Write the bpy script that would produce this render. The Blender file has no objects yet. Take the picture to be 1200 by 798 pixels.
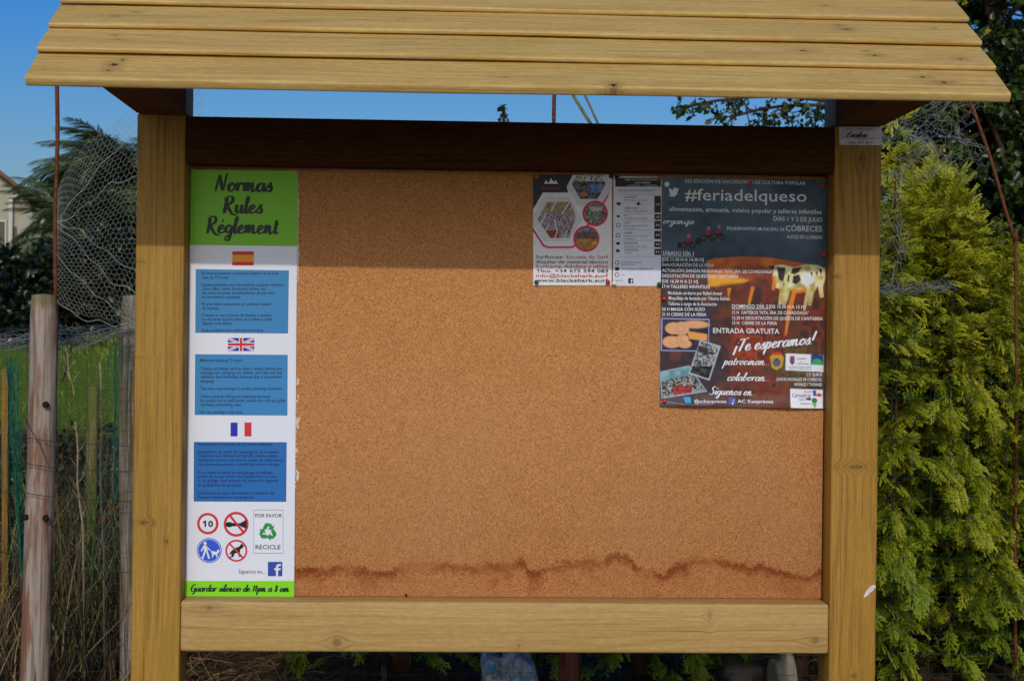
import bpy, bmesh, math, random
import numpy as np
from mathutils import Vector, Matrix

random.seed(7)
rng = np.random.default_rng(11)
S = bpy.context.scene
COL = S.collection
PI = math.pi

# ------------------------------------------------------------------ camera
H0 = 1.45                                   # height of the lens above the ground in front
CAM = np.array([-0.12235, -3.04662, H0])
YAW, PITCH, ROLL, FPX = 0.04101, 0.0, 0.01186, 1896.4
cy_, sy_ = math.cos(YAW), math.sin(YAW)
cp_, sp_ = math.cos(PITCH), math.sin(PITCH)
F_ = np.array([sy_ * cp_, cy_ * cp_, sp_])
R0 = np.array([cy_, -sy_, 0.0])
U0 = np.cross(R0, F_)
R_ = R0 * math.cos(ROLL) + U0 * math.sin(ROLL)
U_ = -R0 * math.sin(ROLL) + U0 * math.cos(ROLL)
cam = bpy.data.cameras.new('camera')
camo = bpy.data.objects.new('camera', cam)
COL.objects.link(camo)
camo.matrix_world = Matrix(((R_[0], U_[0], -F_[0], CAM[0]), (R_[1], U_[1], -F_[1], CAM[1]),
                            (R_[2], U_[2], -F_[2], CAM[2]), (0, 0, 0, 1)))
cam.sensor_width = 36
cam.lens = FPX * 36 / 1200
cam.clip_start = 0.05
cam.clip_end = 3000
cam.dof.use_dof = True
cam.dof.focus_distance = 3.08
cam.dof.aperture_fstop = 16
S.camera = camo

# ------------------------------------------------------------------ sky, sun, exposure
SUN_SIDE = math.radians(4)                  # a little from the left, behind the camera
SUN_EL = math.atan(0.533 * math.cos(SUN_SIDE))
sun_dir = Vector((-math.sin(SUN_SIDE) * math.cos(SUN_EL), -math.cos(SUN_SIDE) * math.cos(SUN_EL), math.sin(SUN_EL)))
W = bpy.data.worlds.new('World')
S.world = W
W.use_nodes = True
wn = W.node_tree
wn.nodes.clear()
sky = wn.nodes.new('ShaderNodeTexSky')
sky.sky_type = 'NISHITA'
sky.sun_disc = False
sky.sun_elevation = SUN_EL
sky.sun_rotation = math.atan2(sun_dir.x, sun_dir.y)
sky.altitude = 0
sky.air_density = 1.2
sky.dust_density = 2.6
sky.ozone_density = 6.0
bg = wn.nodes.new('ShaderNodeBackground')
bg.inputs['Strength'].default_value = 0.15
wo = wn.nodes.new('ShaderNodeOutputWorld')
hs = wn.nodes.new('ShaderNodeHueSaturation')
hs.inputs['Saturation'].default_value = 1.42
hs.inputs['Hue'].default_value = 0.516
wn.links.new(sky.outputs[0], hs.inputs['Color'])
wn.links.new(hs.outputs[0], bg.inputs[0])
wn.links.new(bg.outputs[0], wo.inputs[0])
sl = bpy.data.lights.new('sun', 'SUN')
sl.energy = 2.0
sl.angle = math.radians(0.6)
sl.color = (1.0, 0.96, 0.90)
so = bpy.data.objects.new('sun', sl)
COL.objects.link(so)
so.rotation_euler = sun_dir.to_track_quat('Z', 'Y').to_euler()
so.location = (-2, -6, 6)
S.view_settings.view_transform = 'Standard'
S.view_settings.look = 'None'
S.view_settings.exposure = -0.42
S.view_settings.gamma = 1.0
S.view_settings.use_curve_mapping = False

# ------------------------------------------------------------------ measuring
def at(px, py, Y):
    """point of the vertical plane y = Y that the photograph shows at px, py"""
    px = np.asarray(px, float); py = np.asarray(py, float)
    d = F_ + np.multiply.outer((px - 600) / FPX, R_) - np.multiply.outer((py - 399) / FPX, U_)
    t = (Y - CAM[1]) / d[..., 1]
    return CAM + d * t[..., None]

def lin(c):
    c = np.asarray(c, float) / 255
    return np.where(c <= 0.04045, c / 12.92, ((c + 0.055) / 1.055) ** 2.4)

# ------------------------------------------------------------------ objects
def link(o, parent=None):
    COL.objects.link(o)
    if parent is not None:
        o.parent = parent
    return o

def tag(o, label=None, cat=None, group=None, kind=None):
    if label: o['label'] = label
    if cat: o['category'] = cat
    if group: o['group'] = group
    if kind: o['kind'] = kind
    return o

def empty(name, loc, label, cat, group=None, rz=0):
    o = bpy.data.objects.new(name, None)
    o.empty_display_size = 0.05
    o.location = loc
    o.rotation_euler.z = rz
    link(o)
    o.matrix_world = Matrix.Translation(Vector(loc)) @ Matrix.Rotation(rz, 4, 'Z')
    return tag(o, label, cat, group)

def meshdata(name, v, f, smooth=False, cols=None):
    v = np.asarray(v, float).reshape(-1, 3)
    me = bpy.data.meshes.new(name)
    if isinstance(f, np.ndarray):
        n, k = f.shape
        me.vertices.add(len(v)); me.vertices.foreach_set('co', v.ravel().astype(np.float32))
        me.loops.add(n * k); me.loops.foreach_set('vertex_index', f.ravel().astype(np.int32))
        me.polygons.add(n); me.polygons.foreach_set('loop_start', (np.arange(n) * k).astype(np.int32))
        me.update(calc_edges=True)
    else:
        me.from_pydata(v.tolist(), [], f)
    if cols is not None:
        a = me.color_attributes.new('Col', 'FLOAT_COLOR', 'POINT')
        c = np.ones((len(v), 4), np.float32); c[:, :3] = cols
        a.data.foreach_set('color', c.ravel())
    if smooth:
        me.polygons.foreach_set('use_smooth', np.ones(len(me.polygons), bool))
    me.update()
    return me

def obj(name, v, f, mat, parent=None, smooth=False, cols=None, loc=None):
    """mesh object in world coordinates; with loc the origin is there and v is kept in world coordinates"""
    v = np.asarray(v, float).reshape(-1, 3)
    base = np.array(loc if loc is not None else (0, 0, 0), float)
    me = meshdata(name, v - base, f, smooth, cols)
    me.materials.append(mat)
    o = bpy.data.objects.new(name, me)
    link(o)
    if parent is not None:
        o.parent = parent
        o.matrix_parent_inverse = parent.matrix_world.inverted()
    o.location = base
    return o

class B:
    """collects shapes"""
    def __init__(s): s.v = []; s.f = []; s.n = 0
    def add(s, v, f):
        v = np.asarray(v, float).reshape(-1, 3)
        s.v.append(v); s.f += [tuple(int(i) + s.n for i in q) for q in f]; s.n += len(v)
        return s
    def box(s, x0, x1, y0, y1, z0, z1):
        v = [(x, y, z) for x in (x0, x1) for y in (y0, y1) for z in (z0, z1)]
        return s.add(v, [(0, 1, 3, 2), (4, 6, 7, 5), (0, 4, 5, 1), (2, 3, 7, 6), (0, 2, 6, 4), (1, 5, 7, 3)])
    def tube(s, pts, r, k=6, cap=True):
        pts = np.asarray(pts, float); n = len(pts)
        r = np.broadcast_to(np.asarray(r, float), (n,))
        v = []
        for i in range(n):
            d = pts[min(i + 1, n - 1)] - pts[max(i - 1, 0)]
            d /= np.linalg.norm(d) + 1e-12
            a = np.cross(d, (0, 1, 0.03)); 
            if np.linalg.norm(a) < 0.05: a = np.cross(d, (1, 0, 0))
            a /= np.linalg.norm(a); b = np.cross(d, a)
            for j in range(k):
                t = 2 * PI * j / k
                v.append(pts[i] + r[i] * (math.cos(t) * a + math.sin(t) * b))
        f = [(i * k + j, i * k + (j + 1) % k, (i + 1) * k + (j + 1) % k, (i + 1) * k + j) for i in range(n - 1) for j in range(k)]
        if cap: f += [tuple(range(k))[::-1], tuple(range((n - 1) * k, n * k))]
        return s.add(v, f)
    def obj(s, name, mat, parent=None, smooth=False, loc=None):
        return obj(name, np.concatenate(s.v), s.f, mat, parent, smooth, None, loc)

def bevelled(name, x0, x1, y0, y1, z0, z1, r, mat, parent, seg=3):
    """one piece of sawn timber with eased edges, origin in its middle"""
    c = ((x0 + x1) / 2, (y0 + y1) / 2, (z0 + z1) / 2)
    bm = bmesh.new(); bmesh.ops.create_cube(bm, size=1)
    bmesh.ops.scale(bm, vec=(x1 - x0, y1 - y0, z1 - z0), verts=bm.verts)
    bmesh.ops.bevel(bm, geom=list(bm.edges), offset=r, segments=seg, profile=0.5, affect='EDGES', clamp_overlap=True)
    me = bpy.data.meshes.new(name); bm.to_mesh(me); bm.free()
    me.polygons.foreach_set('use_smooth', np.ones(len(me.polygons), bool))
    me.set_sharp_from_angle(angle=math.radians(50))
    me.materials.append(mat)
    o = bpy.data.objects.new(name, me)
    link(o, parent)
    if parent is not None: o.matrix_parent_inverse = parent.matrix_world.inverted()
    o.location = c
    return o

# ------------------------------------------------------------------ materials
class G:
    def __init__(s, name):
        s.m = bpy.data.materials.new(name); s.m.use_nodes = True
        s.t = s.m.node_tree; s.t.nodes.clear()
        s.out = s.n('ShaderNodeOutputMaterial')
        s.bsdf = s.n('ShaderNodeBsdfPrincipled')
        s.link(s.bsdf.outputs[0], s.out.inputs[0])
    def n(s, k): return s.t.nodes.new(k)
    def link(s, a, b): s.t.links.new(a, b)
    def put(s, sock, v):
        if v is None: return
        if isinstance(v, bpy.types.NodeSocket): s.link(v, sock)
        elif isinstance(v, (tuple, list)) and len(v) == 3 and sock.type == 'RGBA': sock.default_value = (*v, 1)
        else: sock.default_value = v
    def M(s, op, a, b=None, c=None, clamp=False):
        x = s.n('ShaderNodeMath'); x.operation = op; x.use_clamp = clamp
        s.put(x.inputs[0], a); s.put(x.inputs[1], b); s.put(x.inputs[2], c)
        return x.outputs[0]
    def noise(s, vec, scale, detail=3, rough=0.55, dist=0.0):
        x = s.n('ShaderNodeTexNoise'); s.put(x.inputs['Vector'], vec)
        x.inputs['Scale'].default_value = scale; x.inputs['Detail'].default_value = detail
        x.inputs['Roughness'].default_value = rough; x.inputs['Distortion'].default_value = dist
        return x.outputs[0]
    def mapr(s, v, a, b, c=0.0, d=1.0, smooth=True):
        x = s.n('ShaderNodeMapRange'); x.interpolation_type = 'SMOOTHSTEP' if smooth else 'LINEAR'
        s.put(x.inputs[0], v); s.put(x.inputs[1], a); s.put(x.inputs[2], b); s.put(x.inputs[3], c); s.put(x.inputs[4], d)
        return x.outputs[0]
    def mix(s, f, a, b, mode='MIX'):
        x = s.n('ShaderNodeMix'); x.data_type = 'RGBA'; x.blend_type = mode
        s.put(x.inputs[0], f); s.put(x.inputs[6], a); s.put(x.inputs[7], b)
        return x.outputs[2]
    def coords(s, kind='Object'):
        return s.n('ShaderNodeTexCoord').outputs[kind]
    def xyz(s, v):
        x = s.n('ShaderNodeSeparateXYZ'); s.link(v, x.inputs[0]); return x.outputs
    def comb(s, a, b, c):
        x = s.n('ShaderNodeCombineXYZ'); s.put(x.inputs[0], a); s.put(x.inputs[1], b); s.put(x.inputs[2], c); return x.outputs[0]
    def bump(s, h, strength=0.3, dist=0.001):
        x = s.n('ShaderNodeBump'); x.inputs['Strength'].default_value = strength; x.inputs['Distance'].default_value = dist
        s.link(h, x.inputs['Height']); s.link(x.outputs[0], s.bsdf.inputs['Normal'])
    def done(s, col=None, rough=None, spec=None):
        s.put(s.bsdf.inputs['Base Color'], col); s.put(s.bsdf.inputs['Roughness'], rough)
        if spec is not None: s.bsdf.inputs['Specular IOR Level'].default_value = spec
        return s.m

def plain(name, rgb, rough=0.6, spec=0.3, var=0.12, scale=40, metal=0):
    g = G(name); c = tuple(lin(rgb))
    n = g.noise(g.coords(), scale, 4)
    f = g.mapr(n, 0.3, 0.7, 1 - var, 1 + var, False)
    col = g.mix(1.0, c, g.comb(f, f, f), 'MULTIPLY')
    g.bsdf.inputs['Metallic'].default_value = metal
    return g.done(col, rough, spec)

def ink(name, rgb, rough=0.45):
    return plain(name, rgb, rough, 0.3, 0.04, 300)

def wood(name, base, late, axis, knots=(), rand=True, contrast=1.0, tint=None, rough=0.62):
    """sawn pine: grain along axis ('x' or 'z'), knots = (along, across, size, darkness) in metres from the middle"""
    g = G(name)
    X, Y, Z = g.xyz(g.coords())
    al, ac = (X, Z) if axis == 'x' else (Z, X)
    info = g.n('ShaderNodeObjectInfo').outputs['Random']
    off = g.M('MULTIPLY', info, 37.0) if rand else 0.0
    kd = None; acd = ac
    for kn_ in knots:
        ka, kc, ks, kk = kn_[:4]; asp = kn_[4] if len(kn_) > 4 else 2.3
        da = g.M('DIVIDE', g.M('SUBTRACT', al, ka), ks * asp)
        dc = g.M('DIVIDE', g.M('SUBTRACT', ac, kc), ks)
        d2 = g.M('ADD', g.M('MULTIPLY', da, da), g.M('MULTIPLY', dc, dc))
        w = g.M('EXPONENT', g.M('MULTIPLY', d2, -0.55))
        acd = g.M('SUBTRACT', acd, g.M('MULTIPLY', g.M('MULTIPLY', w, g.M('SIGN', dc)), ks * 0.8))
        sq = min(1.9, asp); sq = 1.0 if asp < 1 else sq
        dd = g.M('SQRT', g.M('ADD', g.M('MULTIPLY', g.M('MULTIPLY', da, sq), g.M('MULTIPLY', da, sq)), g.M('MULTIPLY', dc, dc)))
        nn = g.noise(g.coords(), 260, 3)
        core = g.M('MULTIPLY', g.mapr(g.M('ADD', dd, g.M('MULTIPLY', g.M('SUBTRACT', nn, 0.5), 0.8)), 0.28, 0.62, 1.0, 0.0), kk)
        halo = g.M('MULTIPLY', w, 0.30 * kk)
        ring = g.M('MULTIPLY', g.M('MULTIPLY', g.mapr(g.M('SINE', g.M('MULTIPLY', dd, 13.0)), 0.4, 1.0), w), 0.35 * kk)
        k = g.M('MAXIMUM', core, g.M('ADD', halo, ring))
        kd = k if kd is None else g.M('MAXIMUM', kd, k)
    alo = g.M('ADD', al, off)
    v = g.comb(g.M('MULTIPLY', alo, 0.9), g.M('MULTIPLY', Y, 10.0), g.M('MULTIPLY', acd, 10.0))
    wav = g.noise(v, 0.9, 2, 0.5)
    q = g.M('ADD', g.M('MULTIPLY', acd, 420.0), g.M('MULTIPLY', wav, 46.0))
    q = g.M('ADD', q, g.M('MULTIPLY', Y, 160.0))
    band = g.M('SINE', q)
    lw = g.mapr(band, -0.2, 1.0)
    v2 = g.comb(g.M('MULTIPLY', alo, 7.0), g.M('MULTIPLY', Y, 420.0), g.M('MULTIPLY', acd, 420.0))
    fine = g.noise(v2, 1.0, 3, 0.6)
    v3 = g.comb(g.M('MULTIPLY', alo, 2.6), g.M('MULTIPLY', Y, 30.0), g.M('MULTIPLY', acd, 30.0))
    blot = g.noise(v3, 1.0, 3, 0.6)
    f = g.M('ADD', g.M('MULTIPLY', lw, 0.34 * contrast), g.M('MULTIPLY', g.mapr(fine, 0.38, 0.66), 0.62 * contrast))
    f = g.M('MULTIPLY', f, g.mapr(blot, 0.3, 0.7, 0.45, 1.2), None, True)
    col = g.mix(f, tuple(lin(base)), tuple(lin(late)))
    if tint is not None:
        b2 = g.noise(g.comb(g.M('MULTIPLY', alo, 1.4), Y, g.M('MULTIPLY', acd, 8.0)), 2.2, 3, 0.5)
        col = g.mix(g.mapr(b2, 0.48, 0.72, 0.0, 0.55), col, tuple(lin(tint)))
    chk = g.noise(g.comb(g.M('MULTIPLY', alo, 3.0), g.M('MULTIPLY', Y, 300.0), g.M('MULTIPLY', acd, 300.0)), 1.0, 2, 0.4)
    col = g.mix(g.mapr(chk, 0.69, 0.76, 0.0, 0.55), col, tuple(lin((70, 46, 18))))
    spk = g.noise(g.comb(g.M('MULTIPLY', alo, 60.0), g.M('MULTIPLY', Y, 200.0), g.M('MULTIPLY', acd, 200.0)), 1.0, 2, 0.5)
    col = g.mix(g.mapr(spk, 0.35, 0.7, 0.16, 0.0), col, tuple(lin((96, 70, 30))))
    if kd is not None:
        col = g.mix(g.M('MULTIPLY', kd, 0.95, None, True), col, tuple(lin((58, 32, 14))))
    g.bump(g.M('ADD', fine, g.M('MULTIPLY', lw, 0.4)), 0.35, 0.0006)
    return g.done(col, rough, 0.25 if rough < 0.8 else 0.05)

def leafmat(name, rough=0.5, trans=0.25, spec=0.35):
    g = G(name)
    a = g.n('ShaderNodeVertexColor'); a.layer_name = 'Col'
    g.link(a.outputs[0], g.bsdf.inputs['Base Color'])
    g.bsdf.inputs['Roughness'].default_value = rough
    g.bsdf.inputs['Specular IOR Level'].default_value = spec
    tr = g.n('ShaderNodeBsdfTranslucent'); g.link(a.outputs[0], tr.inputs[0])
    mx = g.n('ShaderNodeMixShader'); mx.inputs[0].default_value = trans
    g.link(g.bsdf.outputs[0], mx.inputs[1]); g.link(tr.outputs[0], mx.inputs[2]); g.link(mx.outputs[0], g.out.inputs[0])
    return g.m

def printmat(name, rough=0.45, spec=0.22):
    g = G(name)
    a = g.n('ShaderNodeVertexColor'); a.layer_name = 'Col'
    n = g.mapr(g.noise(g.coords(), 90, 3), 0.3, 0.7, 0.95, 1.05, False)
    col = g.mix(1.0, a.outputs[0], g.comb(n, n, n), 'MULTIPLY')
    return g.done(col, rough, spec)

M_leaf = leafmat('leaf_conifer', 0.55, 0.3)
M_broad = leafmat('leaf_broad', 0.38, 0.2, 0.5)
M_grassb = leafmat('grass_blades', 0.6, 0.3)
M_dry = leafmat('dry_stalks', 0.8, 0.1, 0.15)
M_print = printmat('printed_paper')
M_bark = plain('bark', (70, 52, 38), 0.9, 0.1, 0.4, 30)
M_wire = plain('galvanised_wire', (150, 154, 146), 0.55, 0.4, 0.2, 30)
M_gwire = plain('green_coated_wire', (20, 62, 46), 0.5, 0.4, 0.15, 30)
M_teal = plain('green_plastic_net', (18, 110, 84), 0.5, 0.35, 0.2, 60)
M_rust = plain('rusty_iron', (104, 58, 36), 0.85, 0.2, 0.35, 90)

# ------------------------------------------------------------------ terrain
def ground_h(x, y):
    x = np.asarray(x, float); y = np.asarray(y, float)
    h = np.interp(y, [-50, 0.45, 0.8, 1.3, 2.2, 5, 12, 19, 24, 40, 80, 2000],
                  [0, 0, 0.12, 0.47, 0.55, 0.65, 0.89, 1.43, 1.47, 1.0, 0.5, 0.5])
    return h
def hills(x, y):
    return 0.012 * np.sin(x * 7.1 + 2 * np.sin(y * 3)) + 0.015 * np.sin(y * 9 + x * 4.3) + 0.008 * np.sin(x * 23 + y * 19)
def make_ground():
    def ax(lo, hi, a, b, step):
        fine = np.arange(a, b + 1e-6, step)
        left = lo + (a - lo) * (1 - np.linspace(1, 0, 22)[:-1] ** 2.6) if lo < a else []
        right = b + (hi - b) * np.linspace(0, 1, 22)[1:] ** 2.6
        return np.concatenate([left, fine, right])
    xs = ax(-900, 900, -2.6, 3.2, 0.06); ys = ax(-300, 1800, 0.2, 6.0, 0.06)
    Xg, Yg = np.meshgrid(xs, ys)
    Z = ground_h(Xg, Yg) + np.where((Yg > 0.4) & (Yg < 30), hills(Xg, Yg), 0)
    v = np.stack([Xg, Yg, Z], -1).reshape(-1, 3)
    nx, ny = len(xs), len(ys)
    i = np.arange(nx - 1)[None, :] + nx * np.arange(ny - 1)[:, None]
    f = np.stack([i, i + 1, i + 1 + nx, i + nx], -1).reshape(-1, 4)
    g = G('soil_and_grass')
    co = g.coords(); X, Y, Z_ = g.xyz(co)
    n1 = g.noise(co, 2.2, 5, 0.6); n2 = g.noise(co, 28, 5, 0.7); n3 = g.noise(co, 140, 3, 0.7)
    soil = g.mix(g.mapr(n2, 0.35, 0.7), tuple(lin((46, 34, 24))), tuple(lin((92, 68, 46))))
    soil = g.mix(g.mapr(n3, 0.55, 0.75, 0, 0.5), soil, tuple(lin((124, 96, 62))))
    grass = g.mix(g.mapr(n2, 0.3, 0.7), tuple(lin((70, 92, 16))), tuple(lin((138, 156, 34))))
    grass = g.mix(g.mapr(n1, 0.55, 0.75, 0, 0.5), grass, tuple(lin((140, 140, 60))))
    isg = g.mapr(g.M('ADD', Y, g.M('MULTIPLY', g.M('SUBTRACT', n1, 0.5), 5.0)), 7.5, 9.5)
    col = g.mix(isg, soil, grass)
    gravel = g.mix(g.mapr(n3, 0.35, 0.7), tuple(lin((150, 145, 134))), tuple(lin((200, 194, 180))))
    col = g.mix(g.mapr(g.M('ADD', Y, g.M('MULTIPLY', g.M('SUBTRACT', n1, 0.5), 0.7)), 0.1, 0.5, 1, 0), col, gravel)
    g.bump(g.M('ADD', n2, n3), 0.8, 0.02)
    m = g.done(col, 0.95, 0.1)
    tag(obj('ground', v, f, m, smooth=True), kind='structure')
make_ground()
def make_hills():
    n = 160; x = np.linspace(-900, 900, n)
    h = 9 + 7 * np.sin(x / 170 + 1) + 4 * np.sin(x / 61) + 2 * np.sin(x / 23)
    v = np.concatenate([np.stack([x, np.full(n, 800.), np.full(n, -3.)], -1), np.stack([x, np.full(n, 900.), h], -1),
                        np.stack([x, np.full(n, 1100.), np.full(n, -3.)], -1)])
    f = [(i, i + 1, n + i + 1, n + i) for i in range(n - 1)] + [(n + i, n + i + 1, 2 * n + i + 1, 2 * n + i) for i in range(n - 1)]
    tag(obj('hills', v, f, plain('hill_woods', (58, 78, 48), 0.9, 0.1, 0.3, 0.02), smooth=True), kind='structure')
make_hills()

# ------------------------------------------------------------------ the notice board
board = empty('notice_board', (0, 0.045, 0), 'wooden notice board with a pitched plank roof, a cork panel and two square posts', 'notice board')
def kn(px, py, c, size, dark, asp=2.3, ax='z', Y=0.0):
    p_ = at(px, py, Y); a_, b_ = p_[2] - c[1], p_[0] - c[0]
    return ((a_, b_) if ax == 'z' else (b_, a_)) + (size, dark, asp)
PCL = (-(0.7024 - 0.045), (-0.5 + H0 + 0.415) / 2); PCR = (-PCL[0], PCL[1]); RC = (0.0, H0 + (-0.493 - 0.588) / 2)
W_post = wood('post_pine', (174, 132, 52), (128, 88, 26), 'z', [kn(170, 612, PCL, 0.018, 0.7, 0.28), kn(195, 634, PCL, 0.004, 1.0, 1.2), kn(164, 307, PCL, 0.012, 0.5, 0.25), kn(165, 419, PCL, 0.02, 0.35, 0.1)], tint=(150, 112, 32))
W_postr = wood('post_pine_knotty', (174, 130, 48), (128, 86, 24), 'z', [kn(1003, 547, PCR, 0.034, 0.6, 0.20), kn(980, 324, PCR, 0.010, 0.7, 0.5), kn(1010, 186, PCR, 0.014, 0.5, 1.2), kn(1000, 792, PCR, 0.012, 0.5, 0.8)], tint=(152, 110, 32))
W_rail = wood('rail_pine', (190, 156, 96), (160, 118, 58), 'x', [kn(395, 752, RC, 0.020, 0.5, 0.8, 'x'), kn(832, 722, RC, 0.018, 0.35, 0.4, 'x'), kn(608, 757, RC, 0.007, 0.5, 1.0, 'x'), kn(955, 750, RC, 0.014, 0.5, 1.3, 'x'), kn(245, 712, RC, 0.008, 0.5, 3.0, 'x')], contrast=0.8, tint=(176, 140, 78), rough=0.5)
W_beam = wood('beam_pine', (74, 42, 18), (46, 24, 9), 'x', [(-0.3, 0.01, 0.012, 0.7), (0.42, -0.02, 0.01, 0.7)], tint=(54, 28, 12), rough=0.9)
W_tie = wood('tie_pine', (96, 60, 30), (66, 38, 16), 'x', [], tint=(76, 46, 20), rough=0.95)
W_cap = wood('cap_pine', (150, 134, 112), (112, 96, 78), 'z', [])
XO, WP = 0.7024, 0.090
XI = XO - WP
ZT, ZBT, ZBB, ZRT, ZRB = (H0 + a for a in (0.415, 0.412, 0.325, -0.493, -0.588))
bevelled('post', -XO, -XI, 0, WP, -0.5, ZT, 0.004, W_post, board)
bevelled('post', XI, XO, 0, WP, -0.5, ZT, 0.004, W_postr, board)
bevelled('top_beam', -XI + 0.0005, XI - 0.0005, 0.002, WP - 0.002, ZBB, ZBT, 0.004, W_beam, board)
bevelled('bottom_rail', -XI + 0.0008, XI - 0.0008, -0.001, WP - 0.002, ZRB, ZRT, 0.006, W_rail, board, 4)
YC = 0.060                                              # face of the cork
# cork
def cork_material():
    g = G('cork')
    co = g.coords(); X, Y, Z = g.xyz(co)
    vor = g.n('ShaderNodeTexVoronoi'); vor.inputs['Scale'].default_value = 420
    wob = g.n('ShaderNodeVectorMath'); wob.operation = 'ADD'
    nz = g.n('ShaderNodeTexNoise'); nz.inputs['Scale'].default_value = 300
    sc = g.n('ShaderNodeVectorMath'); sc.operation = 'SCALE'; sc.inputs[3].default_value = 0.004
    g.link(co, nz.inputs['Vector']); g.link(nz.outputs[1], sc.inputs[0]); g.link(co, wob.inputs[0]); g.link(sc.outputs[0], wob.inputs[1])
    g.link(wob.outputs[0], vor.inputs['Vector'])
    sep = g.xyz(vor.outputs['Color'])
    grain = g.M('POWER', sep[0], 1.6)
    n2 = g.noise(co, 620, 3, 0.75)
    n3 = g.noise(co, 26, 4, 0.6)
    sp = g.mapr(g.noise(co, 210, 2, 0.5), 0.66, 0.74)
    f = g.M('ADD', g.M('MULTIPLY', grain, 0.42), g.M('MULTIPLY', g.mapr(n2, 0.34, 0.66), 0.62), None, True)
    c = g.mix(f, tuple(lin((230, 166, 106))), tuple(lin((140, 80, 36))))
    c = g.mix(g.M('MULTIPLY', sp, 0.5), c, tuple(lin((92, 48, 18))))
    c = g.mix(g.mapr(n3, 0.35, 0.7, 0, 0.28), c, tuple(lin((178, 118, 66))))
    # damp stain: tide line height along the board (px of the photograph turned to metres)
    tide = [(350, 667), (385, 668), (400, 664), (425, 668), (440, 672), (460, 668), (480, 663), (500, 661), (520, 661), (545, 663), (575, 662), (600, 660), (612, 657), (620, 672), (635, 667), (655, 661), (680, 659), (710, 656), (722, 650), (745, 664), (765, 671), (775, 674), (785, 668), (800, 661), (825, 655), (845, 657), (870, 663), (900, 667), (920, 671), (940, 676), (955, 672), (968, 668)]
    pts = [at(a, b, YC) for a, b in tide]
    x0, x1 = -0.62, 0.62; zl, zh = H0 - 0.52, H0 - 0.36
    fc = g.n('ShaderNodeFloatCurve'); cm = fc.mapping; cu = cm.curves[0]
    P = [((p[0] - x0) / (x1 - x0), (p[2] - zl) / (zh - zl)) for p in pts]
    P = [(0.0, P[0][1])] + P + [(1.0, P[-1][1])]
    while len(cu.points) < len(P): cu.points.new(0.5, 0.5)
    for q, (a, b) in zip(cu.points, P): q.location = (a, b); q.handle_type = 'AUTO'
    cm.update()
    g.link(g.mapr(X, x0, x1, 0, 1, False), fc.inputs[1])
    hh = g.mapr(fc.outputs[0], 0, 1, zl - CORK_C[2], zh - CORK_C[2], False)
    nn = g.noise(co, 38, 6, 0.7); nf = g.noise(co, 260, 3, 0.7)
    dz = g.M('SUBTRACT', Z, hh)                               # above the line positive
    dz = g.M('ADD', dz, g.M('MULTIPLY', g.M('SUBTRACT', nn, 0.5), 0.036))
    dz = g.M('ADD', dz, g.M('MULTIPLY', g.M('SUBTRACT', nf, 0.5), 0.036))
    below = g.mapr(dz, -0.006, 0.008, 1, 0)
    band = g.M('MULTIPLY', g.mapr(dz, -0.022, -0.001), g.mapr(dz, 0.0, 0.008, 1, 0))
    bandn = g.M('MULTIPLY', band, g.mapr(g.noise(co, 14, 3), 0.36, 0.58, 0.30, 1.0))
    c = g.mix(g.M('MULTIPLY', below, 0.3), c, g.mix(1.0, c, tuple(lin((254, 240, 240))), 'MULTIPLY'))
    c = g.mix(g.M('MULTIPLY', bandn, 0.95), c, g.mix(1.0, c, tuple(lin((184, 126, 84))), 'MULTIPLY'))
    wet = g.M('MULTIPLY', g.mapr(dz, -0.06, -0.018, 0, 1), g.mapr(dz, -0.02, 0.0, 1, 0)); c = g.mix(g.M('MULTIPLY', wet, g.mapr(g.noise(co, 24, 4, 0.6), 0.5, 0.66, 0, 0.5)), c, g.mix(1.0, c, tuple(lin((206, 160, 132))), 'MULTIPLY'))
    pin = g.n('ShaderNodeTexVoronoi'); pin.inputs['Scale'].default_value = 16; g.link(co, pin.inputs['Vector'])
    hole = g.mapr(pin.outputs['Distance'], 0.016, 0.026, 0.75, 0.0); rare = g.mapr(g.xyz(pin.outputs['Color'])[1], 0.72, 0.74)
    c = g.mix(g.M('MULTIPLY', hole, rare), c, tuple(lin((52, 28, 12))))
    c = g.mix(g.mapr(g.noise(co, 3.2, 3, 0.5), 0.35, 0.7, 0, 0.16), c, tuple(lin((206, 158, 112))))
    g.bump(g.M('ADD', f, n2), 0.6, 0.0009)
    return g.done(c, 0.9, 0.12)
CORK_C = (0.0, YC + 0.006, (ZBB + ZRT) / 2)
cork = bevelled('cork_panel', -XI + 0.002, XI - 0.002, YC, YC + 0.012, ZRT + 0.0005, ZBB - 0.0005, 0.0006, None, board, 1)
cork.data.materials.clear(); cork.data.materials.append(cork_material())
bevelled('backing_board', -XI + 0.002, XI - 0.002, YC + 0.013, YC + 0.025, ZRT + 0.001, ZBB - 0.001, 0.001, W_tie, board, 1)
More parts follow.
